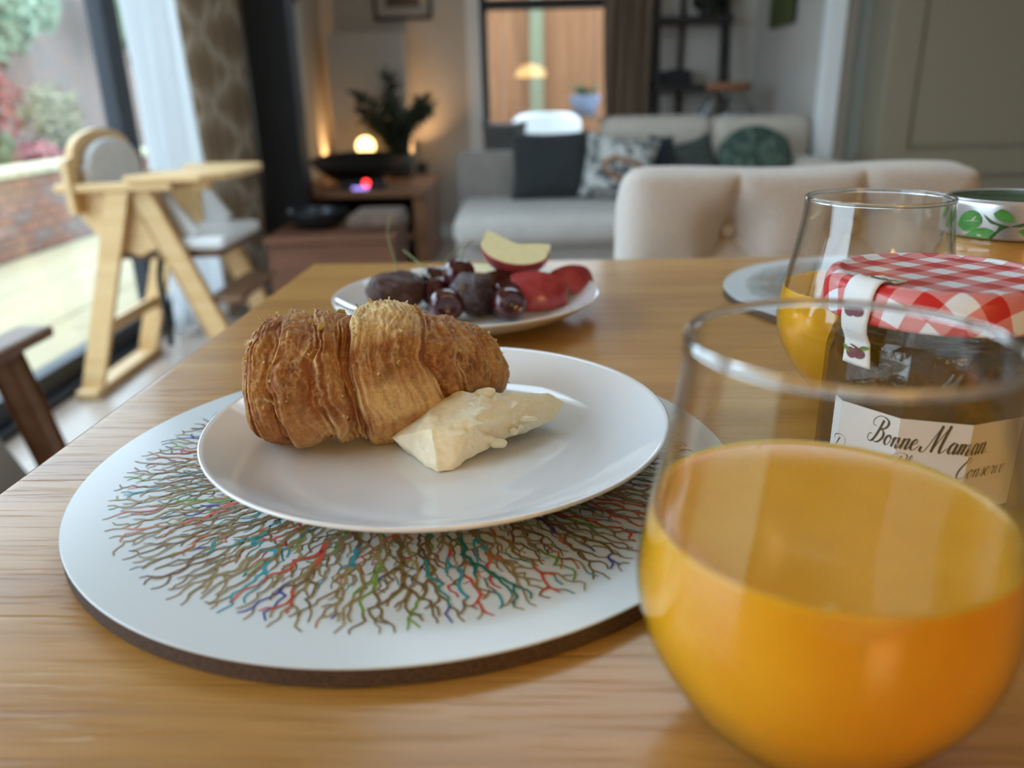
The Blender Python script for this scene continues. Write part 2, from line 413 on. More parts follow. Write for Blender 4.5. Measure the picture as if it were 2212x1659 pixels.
def brickwall_mat():
    m = mat('old_brick_wall', (.2, .15, .12, 1), .9); nt = m.node_tree
    b = nt.nodes.new('ShaderNodeTexBrick'); nt.links.new(coords(nt, 'Object', (1, 1, 1), (0, PI / 2, PI / 2)), b.inputs[0])
    tc = coords(nt, 'Object'); sp = nt.nodes.new('ShaderNodeSeparateXYZ'); cb = nt.nodes.new('ShaderNodeCombineXYZ')
    nt.links.new(tc, sp.inputs[0]); nt.links.new(sp.outputs[1], cb.inputs[0]); nt.links.new(sp.outputs[2], cb.inputs[1]); nt.links.new(cb.outputs[0], b.inputs[0])
    b.inputs['Color1'].default_value = srgb(128, 100, 88); b.inputs['Color2'].default_value = srgb(112, 98, 92); b.inputs['Mortar'].default_value = srgb(122, 114, 106)
    b.inputs['Scale'].default_value = 1.0; b.inputs['Brick Width'].default_value = .225; b.inputs['Row Height'].default_value = .075; b.inputs['Mortar Size'].default_value = .008
    nt.links.new(b.outputs[0], nt.nodes['Principled BSDF'].inputs['Base Color']); return m
struct(obj('wall_boundary', bx(-6.7, -6.4, 2, 16, -.13, 2.7), brickwall_mat()), 'old brick boundary wall behind the garden bed')

def leaf_mat(name, c1, c2):
    m = mat(name, c1, .6); nt = m.node_tree
    n = noise_tex(nt, 5, 3, .6, coords(nt, 'Object')); r = ramp(nt, [(.35, c1), (.65, c2)], n.outputs[0])
    b = nt.nodes['Principled BSDF']; nt.links.new(r.outputs[0], b.inputs['Base Color']); return m
def shrub(name, label, c, r, n, leaf, m, mstem, stems=5, cat='shrub'):
    rng = random.Random(hash(label) % 1000 if False else len(label) * 7 + n)
    t = tag(empty(name, (c[0], c[1], c[2])), label, cat)
    bm = bmesh.new()
    for i in range(n):
        while True:
            p = Vector([rng.uniform(-1, 1) for _ in range(3)])
            if .25 < p.length < 1: break
        p *= .75 + .35 * noise.noise(p * 2.3 + Vector((n, 0, 0)))
        q = Vector((p.x * r[0], p.y * r[1], r[2] + p.z * r[2]))
        d = Vector([rng.gauss(0, 1) for _ in range(3)]).normalized(); e = d.orthogonal().normalized(); s = leaf * rng.uniform(.6, 1.3)
        a = [bm.verts.new(v) for v in (q - d * s, q + e * s * .45 + d * s * .1, q + d * s, q - e * s * .45 + d * s * .1)]
        bm.faces.new(a)
    f = obj('foliage', bm, m, t); f['kind'] = 'stuff'
    for i in range(stems):
        a = rng.uniform(0, 6.28); bm = bmesh.new()
        e = Vector((math.cos(a) * r[0] * .6, math.sin(a) * r[1] * .6, r[2] * rng.uniform(1.0, 1.6)))
        tube(bm, catmull([Vector((0, 0, 0)), e * .3 + Vector((.03, 0, .1 * r[2])), e * .7, e], 4), [.014 * (1 - .05 * k) for k in range(13)], 6)
        obj('stem', bm, mstem, t)
    return t
G1 = leaf_mat('pale_green_leaf', srgb(120, 140, 112), srgb(160, 172, 146)); G2 = leaf_mat('dark_green_leaf', srgb(60, 76, 52), srgb(96, 112, 70))
G3 = leaf_mat('red_leaf', srgb(130, 66, 60), srgb(160, 96, 84)); G4 = leaf_mat('pink_flower', srgb(150, 70, 84), srgb(168, 116, 110)); G5 = leaf_mat('yellow_leaf', srgb(128, 124, 88), srgb(150, 146, 112))
ST = mat('shrub_stem', srgb(80, 68, 58), .8)
shrub('climbing_ivy', 'pale green ivy spilling over the top of the brick boundary wall', (-6.0, 10.3, 1.35), (.4, 1.7, .8), 3200, .085, G1, ST, 6, 'ivy')
shrub('climbing_ivy', 'pale green ivy at the far end of the boundary wall', (-5.75, 13.2, 1.5), (.4, 1.0, .8), 1200, .075, G1, ST, 4, 'ivy')
shrub('acer_shrub', 'thin red leaved shrub behind the low garden wall', (-5.3, 8.6, .38), (.45, .5, .62), 420, .05, G3, ST)
shrub('acer_shrub', 'slender shrub with yellowing leaves behind the low garden wall', (-5.35, 9.9, .38), (.45, .5, .45), 320, .05, G5, ST)
shrub('garden_shrub', 'round dark green bush just above the stone coping', (-4.3, 6.75, .38), (.34, .38, .20), 700, .04, G2, ST, 3)
shrub('garden_shrub', 'pink flowering bush above the stone coping', (-4.4, 7.7, .38), (.34, .46, .13), 520, .035, G4, ST, 3)
shrub('garden_shrub', 'low dark bush in the bed near the end of the low wall', (-4.45, 9.0, .38), (.3, .6, .17), 500, .04, G2, ST, 3)

# fence seen through the living-room window
M['fence'] = wood('orange_cedar', [srgb(114, 74, 46), srgb(142, 94, 60), srgb(156, 110, 74)], rough=.7, bs=0, axis='Z')
M['post'] = mat('pale_green_post', srgb(124, 126, 100), .7)
fe = tag(empty('garden_fence', (0, 8.0, -.13)), 'orange brown vertical board fence outside the window', 'fence')
fb = None
for k in range(30):
    if fb is None: fb = o = obj('board', bx(-.0613, .0613, -.01, .01, 0, 2.0, bev=.004, seg=1), M['fence'], fe)
    else: o = fb.copy(); C.objects.link(o)
    o.location = (-1.3 + k * .123, random.uniform(-.008, .008), 0)
for k in range(2): obj('rail', bx(-1.4, 2.4, .012, .06, .5 + k * 1.2, .58 + k * 1.2), M['fence'], fe)
obj('post', bx(.24, .36, -.12, -.015, 0, 2.05, bev=.006), M['post'], fe)
# white garden chair
M['white_plastic'] = mat('white_plastic', srgb(225, 228, 230), .4)
gc = tag(empty('garden_chair', (.33, 6.75, -.13)), 'white rounded garden chair outside the window', 'chair')
bm = grid(25, 9, lambda u, v: Vector(((u - .5) * .56 * (1 - .25 * (2 * v - 1) ** 4), -.10 * math.cos((u - .5) * 2.4) + .05, .70 + .22 * v - .02 * abs(2 * u - 1) ** 3)))
o = obj('backrest', bm, M['white_plastic'], gc, True); sm = o.modifiers.new('thickness', 'SOLIDIFY'); sm.thickness = .03
o = obj('seat', bx(-.27, .27, -.05, .45, .44, .48, bev=.015), M['white_plastic'], gc)
for sx in (-1, 1):
    for sy in (0, 1):
        bm = bmesh.new(); tube(bm, [(sx * .22, .42 * sy, .45), (sx * .26, -.05 + .52 * sy, 0)], .018, 8); obj('leg', bm, M['white_plastic'], gc)
    bm = bmesh.new(); tube(bm, [(sx * .22, -.02, .46), (sx * .24, -.04, .74)], .016, 8); obj('back_support', bm, M['white_plastic'], gc)
# blue plant pot on a slatted stand
ps = tag(empty('plant_stand', (.70, 7.4, -.13)), 'dark wooden plant stand under the blue pot outside', 'stand')
obj('stand_top', bx(-.2, .2, -.2, .2, .84, .87, bev=.004), M['teak'], ps)
for sx in (-1, 1):
    for sy in (-1, 1): obj('leg', bx(sx * .17 - .02, sx * .17 + .02, sy * .17 - .02, sy * .17 + .02, 0, .84), M['teak'], ps)
pp = tag(empty('plant_pot', (.70, 7.4, .74)), 'pale blue pot with a leafy green plant outside the window', 'plant')
obj('pot', lathe([(0, 0), (.09, 0), (.14, .16), (.15, .17), (.135, .17), (.12, .13), (0, .13)], 28), mat('pale_blue_glaze', srgb(140, 158, 190), .3), pp, True)
bm = bmesh.new(); rr = random.Random(3)
for i in range(40):
    a = rr.uniform(0, 6.28); d = Vector((math.cos(a), math.sin(a), 0)); L = rr.uniform(.08, .18); s = d.orthogonal().normalized() * .016
    s = Vector((-d.y, d.x, 0)) * .016; b0 = Vector((0, 0, .13)) + d * .03
    v = [bm.verts.new(b0), bm.verts.new(b0 + d * L * .5 + s + Vector((0, 0, L * .7))), bm.verts.new(b0 + d * L + Vector((0, 0, L * .6))), bm.verts.new(b0 + d * L * .5 - s + Vector((0, 0, L * .7)))]
    bm.faces.new(v)
obj('leaves', bm, G2, pp)

# ================================================================== CURTAINS
def curtain(name, label, axis, c0, c1, off, z0, z1, folds, amp, m, thick=.004, seedv=0, flare=0):
    def f(u, v):
        a = c0 + (c1 - c0) * u + .012 * math.sin(v * 7 + u * 9)
        d = amp * math.sin(u * folds * 2 * PI + .5 * math.sin(v * 3 + seedv)) * (.75 + .35 * math.sin(u * 13 + seedv)) + off + flare * (1 - v) ** 2 * (u - .3)
        z = z0 + (z1 - z0) * v
        return Vector((d, a, z)) if axis == 'y' else Vector((a, d, z))
    o = obj(name, grid(int(folds * 14), 24, f), m, None, True)
    s = o.modifiers.new('thickness', 'SOLIDIFY'); s.thickness = thick
    return tag(o, label, 'curtain')
def sheer_mat():
    m = bpy.data.materials.new('sheer_white_voile'); m.use_nodes = True; nt = m.node_tree; nt.nodes.clear()
    out = nt.nodes.new('ShaderNodeOutputMaterial'); d = nt.nodes.new('ShaderNodeBsdfDiffuse'); t = nt.nodes.new('ShaderNodeBsdfTranslucent'); x = nt.nodes.new('ShaderNodeBsdfTransparent')
    d.inputs[0].default_value = (.85, .86, .86, 1); t.inputs[0].default_value = (.90, .92, .94, 1)
    a = nt.nodes.new('ShaderNodeMixShader'); a.inputs[0].default_value = .72; b = nt.nodes.new('ShaderNodeMixShader'); b.inputs[0].default_value = .12
    nt.links.new(d.outputs[0], a.inputs[1]); nt.links.new(t.outputs[0], a.inputs[2]); nt.links.new(a.outputs[0], b.inputs[1]); nt.links.new(x.outputs[0], b.inputs[2]); nt.links.new(b.outputs[0], out.inputs[0])
    return m
def diamond_mat():
    m = mat('beige_diamond_jacquard', srgb(150, 128, 104), .95); nt = m.node_tree; N, L, B = nodes(m)
    tc = N.new('ShaderNodeTexCoord'); sp = N.new('ShaderNodeSeparateXYZ'); L.new(tc.outputs['Object'], sp.inputs[0])
    def mth(op, a, b=None, bv=None):
        n = N.new('ShaderNodeMath'); n.operation = op; L.new(a, n.inputs[0])
        if b is not None: L.new(b, n.inputs[1])
        if bv is not None: n.inputs[1].default_value = bv
        return n.outputs[0]
    y = mth('MULTIPLY', sp.outputs[1], bv=1 / .16); z = mth('MULTIPLY', sp.outputs[2], bv=1 / .30)
    a = mth('PINGPONG', mth('ADD', y, z), bv=.5); b = mth('PINGPONG', mth('SUBTRACT', y, z), bv=.5)
    mn = mth('MINIMUM', a, b); r = ramp(nt, [(.04, srgb(186, 170, 150)), (.13, srgb(156, 134, 108)), (.34, srgb(140, 118, 94))], mn)
    n = noise_tex(nt, 220, 3, .6, coords(nt)); mx = N.new('ShaderNodeMix'); mx.data_type = 'RGBA'; mx.blend_type = 'OVERLAY'; mx.inputs[0].default_value = .5
    L.new(r.outputs[0], mx.inputs[6]); L.new(n.outputs[0], mx.inputs[7]); L.new(mx.outputs[2], B.inputs['Base Color']); bump(nt, n.outputs[0], .4, .002); return m
curtain('sheer_curtain', 'white sheer curtain hanging between the glazed door and the patterned curtain', 'y', 3.14, 3.72, -1.37, .02, 2.2, 4, .035, sheer_mat(), .001, 1, .05)
curtain('patterned_curtain', 'beige diamond patterned curtain beside the black column', 'y', 3.48, 4.27, -1.285, .01, 2.2, 4, .035, diamond_mat(), .005, 2)
curtain('window_curtain', 'brown gathered curtain at the right side of the far window', 'x', .64, .93, 5.46, .05, 2.0, 5, .03, mottled('brown_curtain_cloth', srgb(118, 98, 80), srgb(142, 120, 100), 60, .95), .005, 4)

# ================================================================== FAR FURNITURE
def cushion(name, label, c, size, rot, m, cat='cushion', p=.62, puff=1.0, disc=False):
    """pillow: inflated square with pinched corners; local y is the thickness"""
    sx, sy, sz = size
    def side(sgn):
        def f(u, v):
            a, b = 2 * u - 1, 2 * v - 1
            X = a * (1 - .09 * (1 - abs(b) ** 2) * abs(a) ** 3)
            Z = b * (1 - .09 * (1 - abs(a) ** 2) * abs(b) ** 3)
            if disc: X, Z = a * math.sqrt(1 - b * b / 2), b * math.sqrt(1 - a * a / 2)
            T = (max(0, 1 - a ** 4) * max(0, 1 - b ** 4)) ** p
            return Vector((X * sx / 2, sgn * (T * sy / 2 * puff), Z * sz / 2))
        return f
    bm = grid(19, 19, side(-1)); grid(19, 19, side(1), bm=bm); bmesh.ops.remove_doubles(bm, verts=bm.verts, dist=.0005)
    o = obj(name, bm, m, None, True); o.location = c; o.rotation_euler = rot
    return tag(o, label, cat)

# corner sofa
so = tag(empty('corner_sofa', (0, 0, 0)), 'light grey corner sofa below the far window', 'sofa')
def soft(name, a, m, parent, bev=.05):
    o = obj(name, bx(*a, bev=bev, seg=4), m, parent, True); return o
soft('base', (-.24, 1.55, 3.62, 4.5, .12, .30), M['sofa'], so, .03)
soft('seat_cushion', (-.24, .63, 3.45, 4.18, .29, .43), M['sofa'], so, .055)
soft('seat_cushion', (.645, 1.5, 3.45, 4.18, .29, .43), M['sofa'], so, .055)
soft('backrest', (-.26, .62, 4.19, 4.42, .28, .645), M['grey_fabric'], so, .04)
soft('back_cushion', (.50, 1.06, 4.20, 4.50, .42, .80), M['sofa_warm'], so, .075)
soft('back_cushion', (1.05, 1.56, 4.20, 4.50, .42, .79), M['sofa_warm'], so, .075)
soft('arm', (1.40, 1.58, 3.62, 4.46, .28, .60), M['sofa_warm'], so, .06)
for x, y in ((-.16, 3.7), (-.16, 4.42), (1.45, 3.7), (1.45, 4.42), (.63, 3.7)):
    obj('leg', lathe([(0, 0), (.02, 0), (.03, .12), (0, .12)], 12), M['teak'], so).location = (x, y, 0)
cushion('scatter_cushion', 'square charcoal cushion on the light grey sofa', (.215, 4.04, .585), (.40, .17, .34), (-.20, 0, 0), M['charcoal'])
M['pattern'] = mottled('grey_white_print', srgb(84, 90, 88), srgb(196, 194, 188), 22, .9, lo=.44, hi=.52)
M['greenpat'] = mottled('green_leaf_print', srgb(44, 62, 54), srgb(92, 108, 94), 26, .9, lo=.42, hi=.6)
cushion('scatter_cushion', 'grey and white printed cushion beside the charcoal cushion', (.54, 3.98, .57), (.36, .15, .32), (-.25, .15, -.2), M['pattern'])
cushion('scatter_cushion', 'dark navy cushion peeping over the cream chair', (.765, 4.09, .575), (.13, .10, .29), (-.12, .06, .2), mottled('navy_cloth', srgb(40, 44, 54), srgb(54, 58, 68), 40, .95))
cushion('scatter_cushion', 'dark grey green cushion peeping over the cream chair', (.945, 4.07, .555), (.22, .12, .30), (-.15, -.30, .1), mottled('grey_green_cloth', srgb(52, 58, 54), srgb(70, 76, 70), 40, .95))
cushion('scatter_cushion', 'rounded green leaf patterned cushion at the sofa end', (1.225, 4.06, .585), (.38, .17, .34), (-.15, .1, 0), M['greenpat'], p=.45, disc=True)
bm = bmesh.new(); tube(bm, [(math.cos(a) * .11, 0, math.sin(a) * .045) for a in [i * 2 * PI / 32 for i in range(33)]], .012, 8, False)
o = obj('cane_handle', bm, M['walnut'], None, True); o.location = (.555, 3.80, .575); o.rotation_euler = (.1, .35, .1); tag(o, 'pale curved cane hoop resting against the printed cushion', 'hoop')
cushion('sill_cushion', 'slate grey cushion on the window sill', (-.01, 5.42, .625), (.30, .12, .28), (0, 0, 0), M['slate'])

# console behind the sofa with the big glass jar
ct = tag(empty('console_table', (1.2, 4.95, 0)), 'narrow dark console table behind the sofa', 'table')
obj('table_top', bx(-.3, .36, -.19, .19, .62, .65, bev=.004), M['teak'], ct)
for sx in (-.26, .32):
    for sy in (-.16, .16): obj('leg', bx(sx - .02, sx + .02, sy - .02, sy + .02, 0, .62), M['teak'], ct)
gj = tag(empty('glass_jar', (1.30, 4.92, .65)), 'large round clear glass jar with copper brown lid behind the sofa', 'jar')
M['clear'] = thin_glass('clear_glass', (.86, .87, .87, 1), (.30, .32, .32, 1), 1.5, boost=2.0)
obj('bowl', lathe(smooth_prof([(0, .006), (.10, .004), (.155, .05), (.165, .12), (.13, .20), (.10, .235), (.10, .262)], 5), 40), M['clear'], gj, True)
obj('lid', lathe([(0, .265), (.095, .263), (.128, .268), (.130, .30), (.118, .308), (0, .312)], 32), mat('copper_brown', srgb(150, 96, 64), .4), gj, True)

# ladder shelf
ls = tag(empty('ladder_shelf', (1.18, 5.36, 0)), 'dark open ladder shelf against the back wall', 'shelf')
M['darkwood'] = mat('dark_stained_wood', srgb(48, 44, 42), .6)
for sx in (-.22, .225):
    bm = bmesh.new(); bar(bm, (sx, .14, 0), (sx * .97, .16, 1.9), .028, .03, (0, 1, 0)); obj('post', bm, M['darkwood'], ls)
    bm = bmesh.new(); bar(bm, (sx, -.16, 0), (sx * .97, .13, 1.9), .028, .03, (0, 1, 0)); obj('post', bm, M['darkwood'], ls)
obj('brace', bx(-.06, -.03, .15, .17, .1, 1.8), M['darkwood'], ls)
for z, d in ((.16, .15), (.55, .12), (.915, .07), (1.31, .0)):
    obj('shelf_board', bx(-.235, .24, -d - .02, .16, z, z + .045, bev=.003), M['darkwood'], ls)
tp = tag(empty('potted_plant', (1.28, 5.43, 1.355)), 'small dark green bushy plant on the ladder shelf', 'plant')
obj('pot', lathe([(0, 0), (.05, 0), (.06, .05), (.055, .05), (0, .04)], 20), M['darkwood'], tp, True)
bm = bmesh.new(); rr = random.Random(11)
for i in range(420):
    d = Vector([rr.gauss(0, 1) for _ in range(3)]).normalized(); q = Vector((d.x * .11, d.y * .07, .10 + d.z * .075)) * rr.uniform(.6, 1.05); e = d.orthogonal().normalized()
    s = .02; v = [bm.verts.new(q + x) for x in (-e * s, d.cross(e) * s * .5, e * s, -d.cross(e) * s * .5)]; bm.faces.new(v)
f = obj('foliage', bm, leaf_mat('deep_green_leaf', srgb(28, 36, 28), srgb(48, 58, 44)), tp); f['kind'] = 'stuff'
o = obj('storage_box', bx(-.09, .09, -.07, .07, 0, .085, bev=.008), mat('black_card', srgb(34, 34, 36), .7)); o.location = (1.09, 5.41, .96); tag(o, 'small black box on the ladder shelf behind the glass jar', 'box')
bm = bmesh.new(); box(bm, -.03, .03, -.075, .075, .086, .092); obj('lid', bm, M['darkwood'], o)

# pictures
def picture(name, label, c, wd, ht, rz, fm, am, mount=None):
    t = tag(empty(name, c, rz), label, 'picture'); fw = .022
    bm = bmesh.new(); box(bm, -wd / 2, wd / 2, -.02, 0, 0, fw); box(bm, -wd / 2, wd / 2, -.02, 0, ht - fw, ht); box(bm, -wd / 2, -wd / 2 + fw, -.02, 0, fw, ht - fw); box(bm, wd / 2 - fw, wd / 2, -.02, 0, fw, ht - fw)
    obj('frame', bm, fm, t)
    if mount:
        obj('mount', bx(-wd / 2 + fw, wd / 2 - fw, -.008, 0, fw, ht - fw), mount, t)
        obj('print', bx(-wd / 2 + .075, wd / 2 - .075, -.0095, -.0082, .075, ht - .075), am, t)
    else: obj('canvas', bx(-wd / 2 + .004, wd / 2 - .004, -.026, -.004, .004, ht - .004), am, t)
    return t
picture('framed_picture', 'dark framed picture with pale mount on the back wall', (-.635, BY - .001, 1.385), .37, .48, 0, mat('dark_frame', srgb(52, 46, 42), .4), mottled('sepia_print', srgb(86, 70, 58), srgb(120, 100, 84), 10), mat('mount_card', srgb(200, 190, 178), .8))
picture('green_canvas', 'dark green canvas on the right hand wall', (1.619, 5.0, 1.26), .42, .5, -PI / 2, M['darkwood'], mottled('green_canvas_paint', srgb(66, 76, 34), srgb(90, 98, 52), 6))
picture('framed_picture', 'dark framed picture on the left wall past the black column', (LX2 + .001, 4.78, 1.432), .30, .4, PI / 2, mat('brown_frame', srgb(70, 56, 44), .5), mottled('dim_print', srgb(90, 76, 62), srgb(128, 110, 92), 8), mat('mount_card_b', srgb(190, 180, 168), .8))

# wooden console in the alcove with the black bowl
un = tag(empty('wooden_unit', (0, 0, 0)), 'walnut brown low unit under the black bowl', 'unit')
obj('unit_top', bx(-1.16, -.43, 4.33, 5.22, .42, .46, bev=.005), M['walnut'], un)
obj('side_panel', bx(-.51, -.44, 4.36, 5.2, 0, .42, bev=.004), M['walnut'], un)
obj('side_panel', bx(-1.15, -1.08, 4.36, 5.2, 0, .42, bev=.004), M['walnut'], un)
obj('back_panel', bx(-1.08, -.51, 5.16, 5.2, .02, .42), M['darkwood'], un)
obj('shelf', bx(-1.08, -.51, 4.4, 5.16, .18, .205), M['walnut'], un)
ch = tag(empty('wooden_chest', (0, 0, 0)), 'low reddish brown wooden chest in front of the unit', 'chest')
M['redwood'] = wood('reddish_brown_wood', [srgb(96, 60, 44), srgb(124, 82, 60), srgb(140, 96, 70)], rough=.5, bs=0)
obj('body', bx(-1.05, -.50, 3.45, 3.95, .03, .33, bev=.005), M['redwood'], ch)
obj('lid', bx(-1.06, -.49, 3.44, 3.96, .332, .36, bev=.006), M['redwood'], ch)
for x in (-1.0, -.55):
    for y in (3.5, 3.9): obj('foot', bx(x - .03, x + .03, y - .03, y + .03, 0, .03), M['redwood'], ch)
o = obj('metal_dish', lathe(smooth_prof([(0, .006), (.08, .004), (.125, .03), (.14, .075), (.136, .075), (.118, .034), (.07, .012), (0, .012)], 4), 40), mat('dark_pewter', srgb(60, 62, 64), .3, metal=.8), None, True)
o.location = (-.88, 3.72, .361); tag(o, 'dark pewter dish on the low wooden chest', 'dish')
o = obj('folded_throw', bx(-.12, .12, -.16, .16, 0, .07, bev=.03, seg=4), fabric('brown_throw', srgb(104, 82, 68), srgb(128, 104, 88), 60), None, True)
o.location = (-.60, 3.72, .361); tag(o, 'folded brown throw on the low wooden chest', 'throw')
bo = obj('black_bowl', lathe(smooth_prof([(0, .006), (.08, .006), (.155, .040), (.22, .088), (.265, .130), (.260, .133), (.213, .094), (.145, .050), (.07, .018), (0, .016)], 4), 48), mat('matt_black_ceramic', srgb(22, 22, 23), .5), None, True)
bo.rotation_euler = (math.radians(6.5), 0, 0); bo.location = (-.835, 4.64, .466); tag(bo, 'large shallow matt black bowl on the walnut unit', 'bowl')
# small speaker with red and violet lights in front of the bowl
sp = tag(empty('radio', (-.77, 4.37, .46)), 'small dark radio with red and violet lights below the bowl', 'radio')
obj('body', bx(-.12, .12, -.03, .03, 0, .05, bev=.008), mat('charcoal_plastic', srgb(36, 34, 36), .4), sp)
o = obj('red_light', lathe([(0, 0), (.018, 0), (.015, .006), (0, .008)], 16), mat('red_led', (.9, .02, .02, 1), .4, emit=(1, .03, .03, 1), es=3), sp); o.location = (.02, -.03, .036); o.rotation_euler = (PI / 2, 0, 0)
obj('violet_light', bx(-.055, .03, -.033, -.0305, .004, .017, bev=.001), mat('violet_led', (.3, .2, .8, 1), .4, emit=(.40, .32, 1, 1), es=.9), sp)
# warm globe lamp and uplights
WARM = (1, .58, .24, 1)
def globe_lamp(loc):
    t = tag(empty('globe_lamp', loc), 'small warm glowing globe lamp behind the black bowl', 'lamp')
    obj('base', lathe([(0, 0), (.05, 0), (.05, .012), (.015, .02), (.012, .14), (0, .14)], 20), M['walnut'], t, True)
    g = ellipsoid((0, 0, .19), (.055, .055, .055)); obj('globe', g, mat('warm_globe_glass', (1, .8, .5, 1), .4, emit=(1, .60, .22, 1), es=3.2), t, True)
globe_lamp((-.85, 5.01, .46))
def uplight(loc, label, es):
    t = tag(empty('uplight', loc), label, 'lamp')
    obj('can', lathe([(0, 0), (.035, 0), (.035, .12), (.030, .12), (.030, .03), (0, .03)], 20), M['darkwood'], t, True)
    obj('bulb', lathe([(0, .07), (.026, .068), (.02, .082), (0, .09)], 16), mat('warm_bulb', (1, .7, .4, 1), .4, emit=WARM, es=es), t, True)
uplight((-1.128, 5.32, .40), 'small uplight glowing in the corner left of the wall panel', 300)
uplight((-.555, 5.38, .40), 'small uplight glowing right of the wall panel', 420)
for x, y, nm in ((-1.128, 5.32, 'left'), (-.555, 5.38, 'right')):
    o = obj('lamp_block', bx(-.04, .04, -.04, .04, 0, .40, bev=.004), M['walnut']); o.location = (x, y, 0)
    tag(o, 'slim walnut block carrying the uplight ' + nm + ' of the wall panel', 'block')
# plant behind the bowl
pl = tag(empty('potted_plant', (-.665, 5.06, .46)), 'dark leafy pot plant behind the black bowl', 'plant')
obj('pot', lathe([(0, 0), (.075, 0), (.095, .14), (.085, .14), (.08, .11), (0, .11)], 24), mat('grey_stone_pot', srgb(84, 80, 74), .8), pl, True)
rr = random.Random(5); bmL = bmesh.new()
for i in range(13):
    a = rr.uniform(0, 6.28); L = rr.uniform(.22, .46); e = Vector((math.cos(a) * L * .55, math.sin(a) * L * .35, .12 + L * rr.uniform(.55, .95)))
    if i == 0: e = Vector((-.03, 0, .58))
    path = catmull([Vector((0, 0, .11)), Vector((e.x * .25, e.y * .25, .11 + (e.z - .11) * .5)), e], 6); bm = bmesh.new(); tube(bm, path, .004, 5); obj('stem', bm, ST, pl)
    for q in path[3:]:
        for k in range(11):
            d = (Vector([rr.gauss(0, 1) for _ in range(3)]) + Vector((0, 0, .3))).normalized(); s = rr.uniform(.022, .046); n_ = d.orthogonal().normalized()
            v = [bmL.verts.new(q + x) for x in (Vector((0, 0, 0)), d * s + n_ * s * .35, d * s * 2, d * s - n_ * s * .35)]; bmL.faces.new(v)
f = obj('foliage', bmL, leaf_mat('olive_leaf', srgb(46, 52, 38), srgb(74, 80, 58)), pl); f['kind'] = 'stuff'

# pendant lamp above the near end of the room (seen only as a reflection in the far window)
pe = tag(empty('pendant_lamp', (.39, -1.2, 1.19)), 'warm lit dome pendant lamp reflected in the far window', 'lamp')
obj('shade', lathe(smooth_prof([(.02, .165), (.07, .16), (.17, .11), (.225, .03), (.222, .0)], 5), 40), mat('cream_shade', (.9, .75, .5, 1), .6, emit=(1, .62, .22, 1), es=7), pe, True)
bm = bmesh.new(); tube(bm, [(0, 0, .15), (0, 0, H - 1.19)], .004, 8); obj('cord', bm, M['black'], pe)
obj('bulb', ellipsoid((0, 0, .05), (.035, .035, .045)), mat('warm_bulb_big', (1, .8, .5, 1), .4, emit=(1, .7, .38, 1), es=10), pe, True)

# ================================================================== HIGH CHAIR (wooden, faces right)
hc = tag(empty('high_chair', (0, 0, 0)), 'pale wooden folding high chair with white seat pad by the glazed door', 'high chair')
for y in (2.50, 2.93):
    bm = bmesh.new(); bar(bm, (-1.395, y, .03), (-1.19, y, .67), .026, .055, (1, 0, 0), .005); obj('rear_leg', bm, M['beech'], hc)
    bm = bmesh.new(); bar(bm, (-.875, y + .02, 0), (-1.14, y + .02, .67), .026, .065, (1, 0, 0), .005); obj('front_leg', bm, M['beech'], hc)
    bm = bmesh.new(); box(bm, -1.38, -1.02, y - .022, y + .026, .665, .69, bev=.006); obj('armrest', bm, M['beech'], hc)
    # shaped side cheek under the armrest
    t = poly_extrude([(-1.36, .67), (-1.08, .67), (-1.09, .50), (-1.17, .46), (-1.27, .50), (-1.33, .58)], .02)
    bm = bmesh.new(); merge(bm, t, Matrix.Translation((0, y + .04 if y < 2.7 else y - .03, 0)) @ Matrix(((1, 0, 0, 0), (0, 0, -1, 0), (0, 1, 0, 0), (0, 0, 0, 1)))); obj('side_cheek', bm, M['beech'], hc)
bm = bmesh.new(); box(bm, -1.435, -1.36, 2.45, 2.98, 0, .032, bev=.008); obj('foot_rail', bm, M['beech'], hc)
bm = bmesh.new(); bar(bm, (-1.335, 2.50, .22), (-1.335, 2.93, .22), .02, .04); obj('stretcher', bm, M['beech'], hc)
# arched backrest panel
arch = [(2.47, .60), (2.47, .76)] + [(2.715 - .20 * math.cos(a), .77 + .075 * math.sin(a)) for a in [i * PI / 16 for i in range(17)]] + [(2.96, .76), (2.96, .60)]
bm = bmesh.new(); merge(bm, poly_extrude(arch, .02), Matrix(((0, 0, 1, -1.34), (1, 0, 0, 0), (0, 1, 0, 0), (0, 0, 0, 1)))); obj('backrest', bm, M['beech'], hc)
pad = [(2.53, .55), (2.53, .74)] + [(2.715 - .165 * math.cos(a), .745 + .07 * math.sin(a)) for a in [i * PI / 16 for i in range(17)]] + [(2.90, .74), (2.90, .55)]
t = poly_extrude(pad, .03); bmesh.ops.bevel(t, geom=t.edges[:], offset=.008, segments=2, affect='EDGES', profile=.5)
bm = bmesh.new(); merge(bm, t, Matrix(((0, 0, 1, -1.315), (1, 0, 0, 0), (0, 1, 0, 0), (0, 0, 0, 1)))); obj('back_pad', bm, mottled('grey_spotted_vinyl', srgb(206, 204, 202), srgb(224, 222, 220), 30, .4), hc)
obj('seat', bx(-1.30, -.93, 2.55, 2.90, .445, .47, bev=.006), M['teak'], hc)
obj('seat_pad', bx(-1.29, -.90, 2.53, 2.92, .472, .515, bev=.018, seg=3), M['white_vinyl'], hc)
bm = bmesh.new(); bar(bm, (-1.03, 2.56, .51), (-1.13, 2.56, .66), .012, .09, (1, 0, 0), .004); obj('pad_wing', bm, M['white_vinyl'], hc)
bm = bmesh.new(); bar(bm, (-1.03, 2.89, .51), (-1.13, 2.89, .66), .012, .09, (1, 0, 0), .004); obj('pad_wing', bm, M['white_vinyl'], hc)
